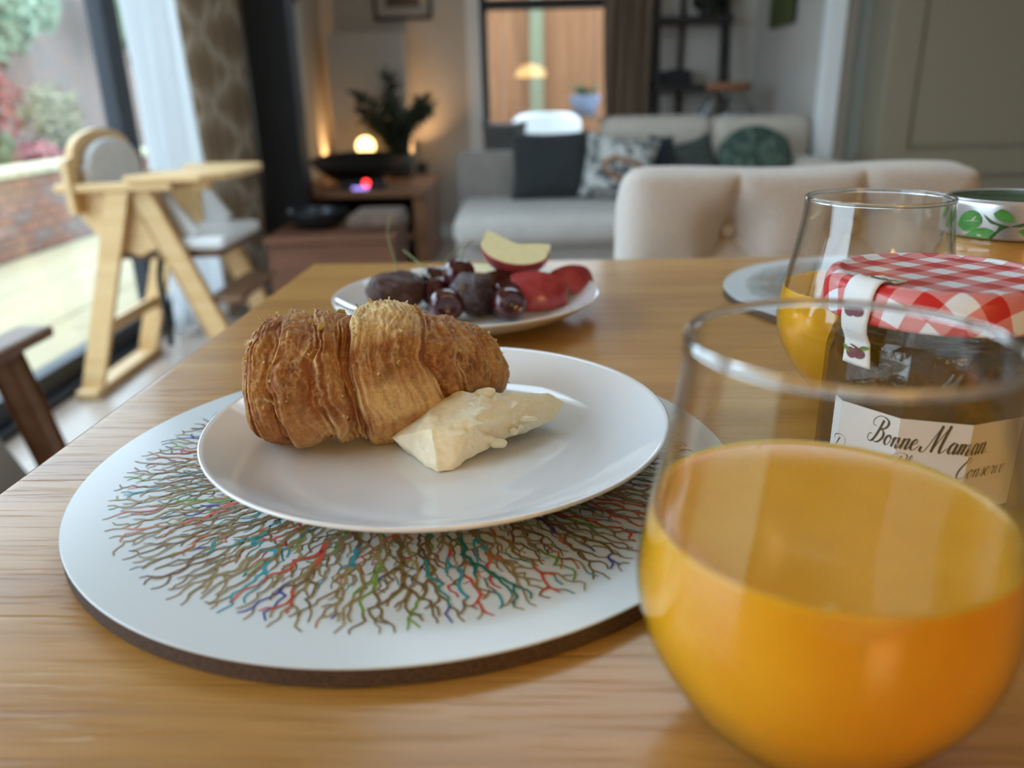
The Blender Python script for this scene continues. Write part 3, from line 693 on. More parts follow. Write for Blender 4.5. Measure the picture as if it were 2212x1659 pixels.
tr = [(-1.16, 2.47), (-.93, 2.47), (-.865, 2.52), (-.845, 2.60), (-.845, 2.83), (-.865, 2.91), (-.93, 2.96), (-1.16, 2.96), (-1.10, 2.86), (-1.08, 2.715), (-1.10, 2.57)]
t = poly_extrude(tr, .022); bmesh.ops.bevel(t, geom=[e for e in t.edges if abs(e.verts[0].co.z - e.verts[1].co.z) < 1e-6], offset=.005, segments=2, affect='EDGES', profile=.5)
o = obj('tray', t, M['beech'], hc); o.location.z = .69
obj('tray_support', bx(-1.15, -.93, 2.55, 2.58, .655, .69, bev=.004), M['beech'], hc)
obj('footrest', bx(-.98, -.87, 2.52, 2.93, .30, .322, bev=.005), M['teak'], hc)
bm = bmesh.new(); tube(bm, catmull([Vector((-1.2, 2.78, .46)), Vector((-1.2, 2.70, .36)), Vector((-1.21, 2.72, .22)), Vector((-1.22, 2.74, .10))], 6), .012, 8); obj('harness_strap', bm, M['charcoal'], hc)

# ================================================================== ARMCHAIR at the left edge
ac = tag(empty('armchair', (0, 0, 0)), 'grey fabric armchair with brown wooden arms at the left of the table', 'armchair')
for x in (-.87, -1.42):
    bm = bmesh.new(); box(bm, x - .035, x + .035, .78, 1.41, .515, .537, bev=.008); obj('armrest', bm, M['teak'], ac)
    bm = bmesh.new(); bar(bm, (x, 1.30, .52), (x + .02, 1.43, 0), .032, .042, (0, 1, 0), .006); obj('front_leg', bm, M['teak'], ac)
    bm = bmesh.new(); bar(bm, (x, .84, .52), (x + .02, .70, 0), .032, .042, (0, 1, 0), .006); obj('rear_leg', bm, M['teak'], ac)
    bm = bmesh.new(); bar(bm, (x, .76, .30), (x, 1.36, .24), .026, .04, (0, 0, 1), .005); obj('side_rail', bm, M['teak'], ac)
t = bmesh.new(); bmesh.ops.create_cube(t, size=1)
for v in t.verts:
    lo = v.co.z < 0
    v.co = Vector((-1.145 + v.co.x * .56, (.66 if v.co.y < 0 else (1.36 if lo else 1.21)), .20 if lo else .475))
bmesh.ops.bevel(t, geom=t.edges[:], offset=.035, segments=4, affect='EDGES', profile=.5)
obj('seat_cushion', t, M['grey_fabric'], ac, True)
bm = bmesh.new(); bar(bm, (-1.145, .74, .42), (-1.145, .55, .95), .52, .11, (0, 1, 0), .03); obj('backrest', bm, M['grey_fabric'], ac)

# ================================================================== TUFTED DINING CHAIR behind the table
dc = tag(empty('tufted_chair', (.36, 1.02, 0)), 'cream linen dining chair with button tufted back at the far side of the table', 'chair')
BW, BZ0, BZ1 = .224, .40, .822
btn = [(bx_, bz_) for bz_, xs in ((.745, (-.083, .075)), (.655, (-.16, -.004, .152)), (.565, (-.083, .075))) for bx_ in xs]
lines = []
for (a, b) in btn:
    for (c, d) in btn:
        if abs(abs(b - d) - .09) < .01 and abs(a - c) < .1 and b > d: lines.append(((a, b), (c, d)))
for a in (-.083, .075): lines.append(((a, .745), (a * .98, BZ1 - .012)))
for s_ in (-1, 1): lines.append(((-.16 if s_ < 0 else .152, .655), (s_ * .30, .70))); 
lines += [((-.083, .745), (-.16, .655)), ((.075, .745), (.152, .655))]
def seg_d(px, pz, a, b):
    ax, az = a; dx, dz = b[0] - ax, b[1] - az; t = max(0, min(1, ((px - ax) * dx + (pz - az) * dz) / (dx * dx + dz * dz)))
    return math.hypot(px - ax - dx * t, pz - az - dz * t)
def front(u, v):
    X = (2 * u - 1); Z = BZ0 + (BZ1 - BZ0) * v; x = X * BW
    e = 1 - max(abs(X) ** 14, max(0, (v - .5) * 2) ** 22)       # rolls over at the sides and the top
    y = -.055 * max(0, e) ** .5
    dd = min(seg_d(x, Z, a, b) for a, b in lines); db = min(math.hypot(x - a, Z - b) for a, b in btn)
    y += .010 * math.exp(-(dd / .011) ** 2) * (1 - .7 * max(0, (v - .88) / .12)) + .040 * math.exp(-(db / .034) ** 2) + .004 * math.exp(-(dd / .003) ** 2)
    xx = x * (1 - .025 * max(0, (v - .88) / .12) ** 2); zz = Z + .0025 * math.sin(u * 9.2 + .6) * v ** 6 - .020 * abs(X) ** 26 * v ** 4
    return Vector((xx, y, zz))
bm = grid(120, 110, front)
back = grid(24, 24, lambda u, v: Vector(((2 * u - 1) * BW * (1 - .025 * max(0, (v - .88) / .12) ** 2), .002 + .035 * max(0, 1 - max(abs(2 * u - 1) ** 6, max(0, 2 * v - 1) ** 8)) ** .5, BZ0 + (BZ1 - BZ0) * v + .0025 * math.sin(u * 9.2 + .6) * v ** 6 - .020 * abs(2 * u - 1) ** 26 * v ** 4)))
merge(bm, back); obj('backrest', bm, M['linen'], dc, True)
for a, b in btn:
    o = obj('button', ellipsoid((0, 0, 0), (.0085, .004, .0085), 16, 8), M['linen'], dc, True); o.location = (a, -.0130, b)
obj('seat', bx(-.235, .235, -.43, -.03, .37, .47, bev=.03, seg=4), M['linen'], dc, True)
for sx in (-1, 1):
    bm = bmesh.new(); bar(bm, (sx * .20, -.38, .38), (sx * .205, -.39, 0), .04, .04, (0, 1, 0), .004); obj('leg', bm, M['teak'], dc)
    bm = bmesh.new(); bar(bm, (sx * .20, -.02, .42), (sx * .205, .05, 0), .04, .04, (0, 1, 0), .004); obj('leg', bm, M['teak'], dc)

# ================================================================== DINING TABLE
TL, TW, TROT = 1.75, .90, math.radians(-2.6)
tb = tag(empty('dining_table', (-.2035, .8265, 0), TROT), 'long oiled oak dining table laid for breakfast', 'table')   # origin: far left corner
NP = 9; pw = TW / NP
for k in range(NP):
    y1 = -k * pw; y0 = -(k + 1) * pw
    bm = bmesh.new(); box(bm, 0, TL, y0 + .00004, y1 - .00004, -.030, 0, bev=.00022, seg=1)
    if k == 0:
        for v in bm.verts:
            if v.co.y > y1 - .004 and v.co.z > -.004: v.co.y -= .003
    # eased end edge
    es = [e for e in bm.edges if all(v.co.x < .002 and v.co.z > -.002 for v in e.verts) and abs(e.verts[0].co.y - e.verts[1].co.y) > .02]
    if es: bmesh.ops.bevel(bm, geom=es, offset=.004, segments=3, affect='EDGES', profile=.5)
    o = obj('plank', bm, M['oak'], tb); o.location.z = TZ
obj('apron', bx(.06, TL - .06, -.10, -.075, .64, .72), M['oak'], tb); obj('apron', bx(.06, TL - .06, -TW + .075, -TW + .10, .64, .72), M['oak'], tb)
obj('apron', bx(.06, .085, -TW + .10, -.10, .64, .72), M['oak'], tb); obj('apron', bx(TL - .085, TL - .06, -TW + .10, -.10, .64, .72), M['oak'], tb)
for x in (.05, TL - .13):
    for y in (-.05, -TW + .13): obj('leg', bx(x, x + .08, y - .08, y, 0, .72, bev=.005), M['oak'], tb)

# ================================================================== PLACEMATS
M['mat_top'] = mat('white_melamine', srgb(214, 222, 226), .22, spec=.5)
M['cork'] = mottled('brown_hardboard_edge', srgb(66, 50, 42), srgb(98, 78, 64), 900, .85)
def print_mat():
    m = mat('coral_ink', (.3, .2, .1, 1), .3); nt = m.node_tree
    a = nt.nodes.new('ShaderNodeVertexColor'); a.layer_name = 'ink'; nt.links.new(a.outputs[0], nt.nodes['Principled BSDF'].inputs['Base Color']); return m
M['ink'] = print_mat()
def coral_mesh(RR, seeds):
    """branching coral print: a thin layer of ink, every twig a ribbon"""
    browns = [srgb(148, 122, 70), srgb(128, 104, 58), srgb(162, 142, 88), srgb(124, 92, 58), srgb(150, 132, 92)]
    brights = [srgb(40, 150, 150), srgb(52, 160, 178), srgb(208, 84, 58), srgb(196, 62, 52), srgb(66, 70, 156), srgb(120, 160, 60), srgb(30, 120, 110), srgb(200, 110, 60)]
    V, F, CO = [], [], []
    for li, sd in enumerate(seeds):
        rg = random.Random(sd); sp = (.0034, .0042, .0050)[li % 3]; R = RR * (.84, 1, .97)[li % 3]; fat = (.0, 1, 1.25)[li % 3]; cell = {}; pts = [Vector((0, 0))]
        def near(p):
            i, j = int(p.x // sp), int(p.y // sp)
            return any((q - p).length < sp * .82 for a in (-1, 0, 1) for b in (-1, 0, 1) for q in cell.get((i + a, j + b), ()))
        for _ in range(26000):
            r = R * math.sqrt(rg.random()); a = rg.uniform(0, 2 * PI); p = Vector((r * math.cos(a), r * math.sin(a)))
            if r > R * (1 - .07 * rg.random() ** 2): continue
            if near(p): continue
            cell.setdefault((int(p.x // sp), int(p.y // sp)), []).append(p); pts.append(p)
        pts.sort(key=lambda p: p.length); n = len(pts); par = [-1] * n; L = [0.0] * n; grid_ = {}
        g = .012
        for i, p in enumerate(pts):
            if i:
                best = None; ci, cj = int(p.x // g), int(p.y // g)
                for a in (-1, 0, 1):
                    for b in (-1, 0, 1):
                        for k in grid_.get((ci + a, cj + b), ()):
                            d = (pts[k] - p).length; c = d + .46 * L[k] + (.004 if p.length - pts[k].length < .3 * d else 0)
                            if best is None or c < best[0]: best = (c, k, d)
                if best is None: best = (0, 0, p.length)
                par[i] = best[1]; L[i] = L[best[1]] + best[2]
            grid_.setdefault((int(p.x // g), int(p.y // g)), []).append(i)
        cnt = [1] * n
        for i in range(n - 1, 0, -1): cnt[par[i]] += cnt[i]
        wd = [(.00030 if not fat else .00042) + (.00014 if not fat else .00021 * fat) * min(c, 260) ** .54 for c in cnt]
        col = [None] * n
        for i in range(n):
            q = rg.random()
            if i == 0 or q < .05: col[i] = rg.choice(browns)
            elif q < .125: col[i] = rg.choice(brights)
            elif q < .15 or (col[par[i]] in brights and q > .88): col[i] = rg.choice(browns)
            else: col[i] = col[par[i]]
        z = li * .00010
        for i in range(1, n):
            p, q = pts[par[i]], pts[i]; d = q - p
            if d.length < 1e-6: continue
            s = Vector((-d.y, d.x)).normalized(); bow = s * rg.uniform(-.22, .22) * d.length
            gp = pts[par[par[i]]] if par[par[i]] >= 0 else p
            d0 = (q - gp).normalized() if (q - gp).length > 1e-6 else d.normalized(); s0 = Vector((-d0.y, d0.x))
            w0 = min(wd[par[i]], wd[i] * 1.6) * .5; w1 = wd[i] * .5; m_ = (p + q) / 2 + bow
            pr = [(p - d * .06, s0, w0, col[par[i]]), (m_, s, (w0 + w1) / 2, col[i]), (q + d * .04, s, w1, col[i])]
            b = len(V)
            for c_, sv, ww, cc in pr:
                V.append((c_.x + sv.x * ww, c_.y + sv.y * ww, z)); V.append((c_.x - sv.x * ww, c_.y - sv.y * ww, z)); CO += [cc, cc]
            F += [(b, b + 1, b + 3, b + 2), (b + 2, b + 3, b + 5, b + 4)]
    me = bpy.data.meshes.new('coral_print'); me.from_pydata(V, [], F)
    at = me.color_attributes.new('ink', 'FLOAT_COLOR', 'POINT')
    at.data.foreach_set('color', [c for col in CO for c in col]); me.materials.append(M['ink']); return me
coral = coral_mesh(.127, (3, 17, 41))
MATR = .142
def placemat(loc, rz, label):
    t = tag(empty('placemat', loc, rz), label, 'placemat', 'coral print placemats')
    obj('board', lathe([(0, .0001), (MATR - .001, 0), (MATR, .0005), (MATR, .0063), (0, .0063)], 128), M['cork'], t)
    s = obj('white_face', lathe([(0, .0064), (MATR - .0001, .0064), (MATR, .0067), (MATR - .0005, .007), (0, .007)], 160), M['mat_top'], t)
    o = obj('coral_print', coral, None, t); o.location.z = .00712
    return t
placemat((-.0456, .3275, TZ), .3, 'round white placemat with coral print under the croissant plate')
placemat((.318, .621, TZ), 2.0, 'round white placemat with coral print at the far right of the table')

# ================================================================== PLATES
PR = .101
def plate_prof():
    top = [(0, .0045), (.050, .0045), (.062, .0050), (.0700, .0066), (.0712, .0066), (.080, .0095), (.092, .0155), (.0985, .0196), (.1003, .0206), (.1010, .0202)]
    bot = [(.1008, .0192), (.098, .0172), (.088, .0108), (.072, .0042), (.060, .0018), (.057, .0), (.054, .0), (.053, .0016), (0, .0018)]
    return top + bot
def plate(loc, label):
    o = obj('side_plate', lathe(plate_prof(), 160), M['porcelain'], None, True); o.location = loc
    return tag(o, label, 'plate', 'white side plates')
plate((-.0330, .328, TZ + .00735), 'white porcelain plate holding the croissant and butter')
plate((-.033, .596, TZ), 'white porcelain plate of cherries, dates and apple')
def plate_z(r): 
    t = [(a, b) for a, b in plate_prof()[:8]]
    for (r0, z0), (r1, z1) in zip(t[:-1], t[1:]):
        if r <= r1: return z0 + (z1 - z0) * max(0, r - r0) / max(1e-9, r1 - r0)
    return t[-1][1]

# ================================================================== CROISSANT
def crust_mat():
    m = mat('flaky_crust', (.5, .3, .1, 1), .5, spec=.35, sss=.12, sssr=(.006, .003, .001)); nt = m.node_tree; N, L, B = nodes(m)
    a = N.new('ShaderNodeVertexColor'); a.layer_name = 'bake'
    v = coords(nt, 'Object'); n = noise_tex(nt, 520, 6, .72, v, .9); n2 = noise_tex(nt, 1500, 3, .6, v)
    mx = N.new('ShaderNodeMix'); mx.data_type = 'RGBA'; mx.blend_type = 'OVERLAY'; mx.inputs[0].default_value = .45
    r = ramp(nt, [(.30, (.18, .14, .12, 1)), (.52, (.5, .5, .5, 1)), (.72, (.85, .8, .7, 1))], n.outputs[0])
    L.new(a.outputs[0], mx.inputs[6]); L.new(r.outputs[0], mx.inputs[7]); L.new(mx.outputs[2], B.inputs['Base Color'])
    ad = N.new('ShaderNodeMath'); ad.operation = 'MULTIPLY_ADD'; ad.inputs[1].default_value = .3; L.new(n2.outputs[0], ad.inputs[0]); L.new(n.outputs[0], ad.inputs[2])
    bump(nt, ad.outputs[0], .55, .0012); return m
def lerp3(a, b, t): return tuple(a[i] + (b[i] - a[i]) * t for i in range(3))
def sstep(a, b, x):
    t = max(0, min(1, (x - a) / (b - a))); return t * t * (3 - 2 * t)
def croissant():
    #          x      y      z     ry    rz
    S = [(-.1120, .3375, .0395, .0200, .0205), (-.106, .3375, .0405, .0245, .0245), (-.092, .340, .0405, .0275, .0265), (-.078, .345, .0395, .0290, .0262), (-.064, .350, .0388, .0290, .0268),
         (-.049, .358, .0375, .0285, .0265), (-.038, .368, .0345, .0260, .0238), (-.029, .378, .0315, .0225, .0210), (-.0215, .387, .0285, .0185, .0178), (-.0165, .394, .0260, .0125, .0130)]
    P5 = []
    for i in range(len(S) - 1):
        a, b, c, d = S[max(i - 1, 0)], S[i], S[i + 1], S[min(i + 2, len(S) - 1)]
        for s in range(40):
            t = s / 40; P5.append([.5 * (2 * b[k] + (c[k] - a[k]) * t + (2 * a[k] - 5 * b[k] + 4 * c[k] - d[k]) * t * t + (3 * b[k] - a[k] - 3 * c[k] + d[k]) * t ** 3) for k in range(5)])
    P5.append(list(S[-1])); NU = len(P5); NV = 400
    BAND = [-.02, .085, .17, .265, .345, .375, .60, .665, .78, .90, 1.02]
    LIFT = [.000, .0006, .0004, .0010, .0016, .0030, .0012, .0012, .0005, 0]
    pale = srgb(242, 216, 156)[:3]; gold = srgb(210, 164, 104)[:3]; brown = srgb(174, 120, 72)[:3]; dark = srgb(122, 74, 44)[:3]; red = srgb(156, 94, 56)[:3]
    V, CO = [], []
    for i in range(NU):
        x, y, z, ry, rz = P5[i]; q0, q1 = P5[max(i - 1, 0)], P5[min(i + 1, NU - 1)]
        d = Vector((q1[0] - q0[0], q1[1] - q0[1], 0)).normalized(); s = Vector((d.y, -d.x, 0))      # s points towards the viewer side
        u = i / (NU - 1)
        for j in range(NV):
            a = 2 * PI * j / NV; ca, sa = math.cos(a), math.sin(a)                                 # a = 0 front, pi/2 top
            wob = .020 * math.sin(a * 1.0 + .6) + .030 * noise.noise(Vector((u * 4, ca * 1.0, sa * 1.0))) + .010 * noise.noise(Vector((u * 14, ca * 4, sa * 4)))
            uu = u + wob + .050 * (ca - .3) * (1 if u > .3 else .4)
            k = 0
            while k < len(BAND) - 2 and uu > BAND[k + 1]: k += 1
            t = (uu - BAND[k]) / (BAND[k + 1] - BAND[k]); t = max(0, min(1, t)); w_ = (BAND[k + 1] - BAND[k])
            q = (1 - t) if k < 5 else t                                                             # runs from the inner seam to the outer edge of this wrap
            if k == 5: hgt = .0030 * min(1, min(t, 1 - t) / .06) ** .5 + .0012 * math.sin(PI * t)
            else: hgt = (.0006 + .0028 * sstep(0, .75, q)) * min(1, (1 - q) / .10 + .25) * min(1, w_ / .09)
            bul = LIFT[k] * .4 + hgt
            edge = min(t, 1 - t) * w_                                                               # distance from a seam
            groove = -.0011 * math.exp(-(edge / .0045) ** 2)
            base = Vector((x, y, z)) + s * (ca * ry) + Vector((0, 0, sa * rz))
            nrm = (s * (ca / ry) + Vector((0, 0, sa / rz))).normalized()
            off = Vector((k * 7.3, k * 2.1, 0))
            warp = base + Vector((noise.noise(base * 130), noise.noise(base * 130 + Vector((5, 0, 0))), noise.noise(base * 130 + Vector((0, 9, 0))))) * .0022
            flake = noise.noise(warp * 240 + off); fine = fbm(base, 4, 620)
            crink = 1 - abs(noise.noise(warp * 300 + off)) * 2.2                                    # sharp crumpled creases
            crink2 = 1 - abs(noise.noise(warp * 640 + off)) * 2.2
            lam = noise.noise(Vector((uu * 120 + 1.5 * noise.noise(base * 90), sa * 1.8 + k, ca * 1.8)))  # thin layers running round the roll
            seamy = math.exp(-(edge / .022) ** 2)
            blis = max(0, noise.noise(base * 120 + Vector((3, 3, 3))))
            rough_ = sstep(-.5, .25, sa + .3 * flake) if k != 5 else sstep(.2, .6, sa + .2 * flake) * .8 + .25
            disp = bul + groove + rough_ * (.0009 * flake + .0004 * max(0, crink) ** 2 + .00022 * max(0, crink2) ** 2 + .0014 * blis) + .0003 * fine + .0013 * lam * (.35 + seamy)
            ridge = crink
            big = .0016 * noise.noise(base * 70)
            p = base + nrm * (disp + big)
            r2 = math.hypot(p.x + .034, p.y - .332); fl = .0056 + plate_z(r2)
            if p.z < fl: p.z = fl + .0002 * (1 + flake)
            V.append(p)
            # bake colour, with highlights painted on raised creases and hollows darkened
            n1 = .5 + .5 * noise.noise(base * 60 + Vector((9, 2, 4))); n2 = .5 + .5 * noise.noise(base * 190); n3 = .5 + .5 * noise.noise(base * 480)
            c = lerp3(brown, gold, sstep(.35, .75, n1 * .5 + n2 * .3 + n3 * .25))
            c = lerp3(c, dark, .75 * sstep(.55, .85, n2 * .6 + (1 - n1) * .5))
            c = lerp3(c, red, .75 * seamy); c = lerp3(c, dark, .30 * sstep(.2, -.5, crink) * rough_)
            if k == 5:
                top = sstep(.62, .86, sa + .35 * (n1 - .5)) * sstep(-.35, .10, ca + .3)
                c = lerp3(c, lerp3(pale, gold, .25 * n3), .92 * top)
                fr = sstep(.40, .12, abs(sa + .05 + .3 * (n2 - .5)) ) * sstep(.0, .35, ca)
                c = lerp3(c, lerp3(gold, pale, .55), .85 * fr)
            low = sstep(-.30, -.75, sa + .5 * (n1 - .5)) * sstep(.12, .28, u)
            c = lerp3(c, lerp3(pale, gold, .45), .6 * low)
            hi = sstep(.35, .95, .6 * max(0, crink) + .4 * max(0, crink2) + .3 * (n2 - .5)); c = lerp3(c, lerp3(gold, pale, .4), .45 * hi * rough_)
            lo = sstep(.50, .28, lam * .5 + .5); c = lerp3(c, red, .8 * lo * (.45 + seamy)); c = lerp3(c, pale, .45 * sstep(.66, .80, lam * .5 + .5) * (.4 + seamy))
            CO.append((c[0], c[1], c[2], 1))
    F = []
    for i in range(NU - 1):
        for j in range(NV):
            j2 = (j + 1) % NV; F.append((i * NV + j, i * NV + j2, (i + 1) * NV + j2, (i + 1) * NV + j))
    # rounded, layered end caps
    for end, i0, sg in ((0, 0, -1), (1, NU - 1, 1)):
        x, y, z, ry, rz = P5[i0]; q = P5[1 if end == 0 else NU - 2]; d = Vector((x - q[0], y - q[1], 0)).normalized(); prev = i0 * NV
        dep = .0055 if end == 0 else .005
        for st in range(1, 9):
            f = math.cos(st / 8 * PI / 2); b = len(V); h = dep * math.sin(st / 8 * PI / 2)
            for j in range(NV):
                p0 = V[i0 * NV + j]; c_ = Vector((x, y, z)); p = c_ + (p0 - c_) * max(f, .004) + d * (h + .0009 * noise.noise(Vector((f * 14, j * .02, 3))))
                r2 = math.hypot(p.x + .034, p.y - .332); p.z = max(p.z, .0057 + plate_z(r2))
                V.append(p); n1 = .5 + .5 * noise.noise(p * 150); c = lerp3(red, gold, n1 * .6); CO.append((*c, 1))
            for j in range(NV):
                j2 = (j + 1) % NV; F.append((prev + j, prev + j2, b + j2, b + j) if sg > 0 else (prev + j2, prev + j, b + j, b + j2))
            prev = b
        F.append(tuple(prev + j for j in range(NV)) if sg > 0 else tuple(prev + j for j in reversed(range(NV))))
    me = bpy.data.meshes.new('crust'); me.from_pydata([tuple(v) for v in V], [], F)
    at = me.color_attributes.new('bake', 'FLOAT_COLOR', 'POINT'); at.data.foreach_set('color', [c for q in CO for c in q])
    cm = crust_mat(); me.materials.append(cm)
    t = tag(empty('croissant', (-.0585, .348, TZ + .0126)), 'golden brown flaky croissant on the nearer plate', 'croissant')
    o = obj('crust', me, None, t, True); o.location = (.06, -.352, -.0106)
    # loose flakes of pastry standing off the crust
    rg = random.Random(21); FV, FF, FC = [], [], []
    for n in range(260):
        i = rg.randrange(8, NU - 8); j = int(NV * (rg.uniform(-.08, .52) % 1)); p = V[i * NV + j]
        if p.z < .02: continue
        tu = (V[(i + 4) * NV + j] - V[(i - 4) * NV + j]).normalized(); tv = (V[i * NV + (j + 4) % NV] - V[i * NV + (j - 4) % NV]).normalized(); nn = tu.cross(tv).normalized()
        c0 = Vector(P5[i][:3])
        if nn.dot(p - c0) < 0: nn = -nn
        big = 2.6 if n < 6 else 1; L_, W_ = rg.uniform(.0012, .0035) * big, rg.uniform(.0008, .0022) * big; an = rg.uniform(0, 6.28)
        A = tu * math.cos(an) + tv * math.sin(an); B_ = nn.cross(A); b = len(FV); cl = rg.uniform(.3, 1.0)
        for q in range(5):
            f = q / 4; w_ = W_ * (.5 + .5 * math.sin(PI * (.25 + .6 * f))) * rg.uniform(.7, 1.2)
            c_ = p - nn * .0004 + A * (L_ * math.sin(f * 1.3) / 1.3) + nn * (L_ * (1 - math.cos(f * 1.3)) * cl)
            FV += [tuple(c_ + B_ * w_ / 2), tuple(c_ - B_ * w_ / 2)]; cc = lerp3(brown, pale, rg.uniform(.1, .8)); FC += [(*cc, 1)] * 2
        FF += [(b + 2 * q, b + 2 * q + 1, b + 2 * q + 3, b + 2 * q + 2) for q in range(4)]
    fm = bpy.data.meshes.new('flakes'); fm.from_pydata(FV, [], FF); at = fm.color_attributes.new('bake', 'FLOAT_COLOR', 'POINT'); at.data.foreach_set('color', [c for q in FC for c in q]); fm.materials.append(cm)
    o = obj('flakes', fm, None, t); o.location = (.06, -.352, -.0106); o['kind'] = 'stuff'
    sm = o.modifiers.new('thickness', 'SOLIDIFY'); sm.thickness = .00025
    return t
croissant()

# ================================================================== BUTTER
def butter():
    def hull(bm, pts):
        t = bmesh.new(); [t.verts.new(p) for p in pts]; r = bmesh.ops.convex_hull(t, input=t.verts[:])
        bmesh.ops.delete(t, geom=[g for g in r['geom_interior'] + r['geom_unused'] if isinstance(g, bmesh.types.BMVert)], context='VERTS'); merge(bm, t)
    bm = bmesh.new(); B0 = .0102
    hull(bm, [(-.0535, .325, .0175), (-.051, .331, B0), (-.032, .303, B0), (-.0265, .305, B0), (-.010, .321, .0135), (-.0345, .311, .0270), (-.0165, .316, .0275), (-.025, .336, .0340), (-.010, .338, .0330), (-.0365, .328, .0305), (-.043, .343, B0), (-.008, .350, B0)])
    hull(bm, [(-.014, .336, .0345), (.018, .353, .0262), (.0245, .353, .0212), (.0195, .343, .0165), (.0005, .332, .0135), (-.012, .322, .0150), (-.0165, .318, .0275), (.003, .333, .0250), (-.006, .352, .0110), (.014, .358, .0150)])
    for c, r in (((-.0062, .3195, .0158), (.0042, .0022, .0026)), ((-.011, .3195, .0185), (.0036, .0016, .0018)), ((.0005, .326, .0185), (.0026, .0018, .0020)), ((.0065, .3325, .0215), (.0050, .0022, .0018)),
                 ((-.0165, .3165, .0268), (.0060, .0016, .0012)), ((-.0245, .3125, .0245), (.0060, .0018, .0014)), ((-.012, .337, .0338), (.0050, .0022, .0014)), ((.0035, .3290, .0190), (.0022, .0016, .0016))):
        merge(bm, ellipsoid(c, r, 20, 12))
    o = obj('butter_pat', bm, mottled('creamy_butter', srgb(248, 238, 204), srgb(252, 246, 222), 90, .33, bs=.12, bd=.0008, sss=.35, sssr=(.006, .0045, .002)), None, True)
    r = o.modifiers.new('fuse', 'REMESH'); r.mode = 'VOXEL'; r.voxel_size = .00055; r.use_smooth_shade = True
    s = o.modifiers.new('soften', 'SMOOTH'); s.factor = .5; s.iterations = 5
    tx = bpy.data.textures.new('butter_relief', 'CLOUDS'); tx.noise_scale = .009; tx.noise_depth = 3
    d = o.modifiers.new('relief', 'DISPLACE'); d.texture = tx; d.strength = .0026; d.mid_level = .5; d.texture_coords = 'LOCAL'
    o.location = (0, -.004, TZ + .002)
    return tag(o, 'thick pale yellow slab of butter leaning beside the croissant', 'butter')
butter()

# ================================================================== JUICE GLASSES
M['glass'] = thin_glass('tumbler_glass', (.985, .99, .985, 1), (.62, .64, .60, 1), 1.5, boost=1.5)
M['rimglass'] = mat('rim_glass', (.97, .98, .97, 1), 0.0, trans=1, ior=1.48)
def juice_mat():
    m = mat('orange_juice_liquid', srgb(236, 168, 30), .12, spec=.35, sss=.45, sssr=(.016, .0075, .0008)); nt = m.node_tree
    n = noise_tex(nt, 55, 3, .5, coords(nt)); r = ramp(nt, [(.35, srgb(232, 166, 28)), (.65, srgb(238, 174, 36))], n.outputs[0]); nt.links.new(r.outputs[0], nt.nodes['Principled BSDF'].inputs['Base Color']); return m
M['juice'] = juice_mat()
GO = [(.0, .0), (.0175, .0), (.0210, .0010), (.0300, .0105), (.0374, .0212), (.0425, .0320), (.0445, .0428), (.0437, .0540), (.0417, .0650), (.0395, .0755), (.0376, .0865), (.0362, .0970), (.0357, .1062)]
def interp(pr, z):
    for (r0, z0), (r1, z1) in zip(pr[:-1], pr[1:]):
        if z0 <= z <= z1: return r0 + (r1 - r0) * (z - z0) / max(1e-9, z1 - z0)
    return pr[-1][0]
outer = smooth_prof(GO, 8)
def juice_glass(loc, level, lab, labj, rz=0):
    t = tag(empty('juice_glass', loc, rz), lab, 'glass', 'stemless juice glasses')
    inner = [(max(0, r - (.0005 if z < level else .0005 + .0011 * min(1, (z - level) / .03))), z + (.004 if z < .004 else 0)) for r, z in outer if z > .003 or r == 0]
    prof = outer + [(r, z) for r, z in reversed(inner)]
    obj('bowl', lathe(prof, 128), M['glass'], t, True)
    rm = bmesh.new(); ro = .0357; ri = ro - .0017; rc = (ro + ri) / 2; rh = (ro - ri) / 2 + .00012
    lathe([(rc + rh * math.cos(a), .1066 + rh * 1.15 * math.sin(a)) for a in [i * 2 * PI / 16 for i in range(16)]], 160, True, rm)
    obj('rim', rm, M['rimglass'], t, True)
    jp = [(0, .0058)] + [(r - .00035, z) for r, z in outer if .006 < z < level - .0004]; re = interp(outer, level) - .00035
    jp += [(re, level + .0005), (re - .0006, level + .0001), (re - .002, level - .0002), (re * .5, level - .0003), (0, level - .0003)]
    j = obj('orange_juice', lathe(jp, 128), M['juice'], None, True); j.location = loc; tag(j, labj, 'juice', 'orange juice in glasses')
    # froth specks along the edge of the juice
    rg = random.Random(int(loc[0] * 1000)); bm = bmesh.new()
    for i in range(16):
        a = rg.uniform(0, 6.28); q = re - .0012 - rg.random() * .0012; merge(bm, ellipsoid((q * math.cos(a), q * math.sin(a), level - .0001), [rg.uniform(.0002, .0006)] * 3, 8, 6))
    obj('froth', bm, mat('pale_froth', srgb(246, 216, 130), .3), j, True)['kind'] = 'stuff'
    return t
juice_glass((.0749, .1686, TZ), .0635, 'large stemless glass half filled with orange juice, nearest the viewer', 'orange juice in the nearest glass')
juice_glass((.1896, .4118, TZ), .0600, 'stemless juice glass standing behind the gingham lidded jam jar', 'orange juice in the glass behind the jam jar', 1.0)

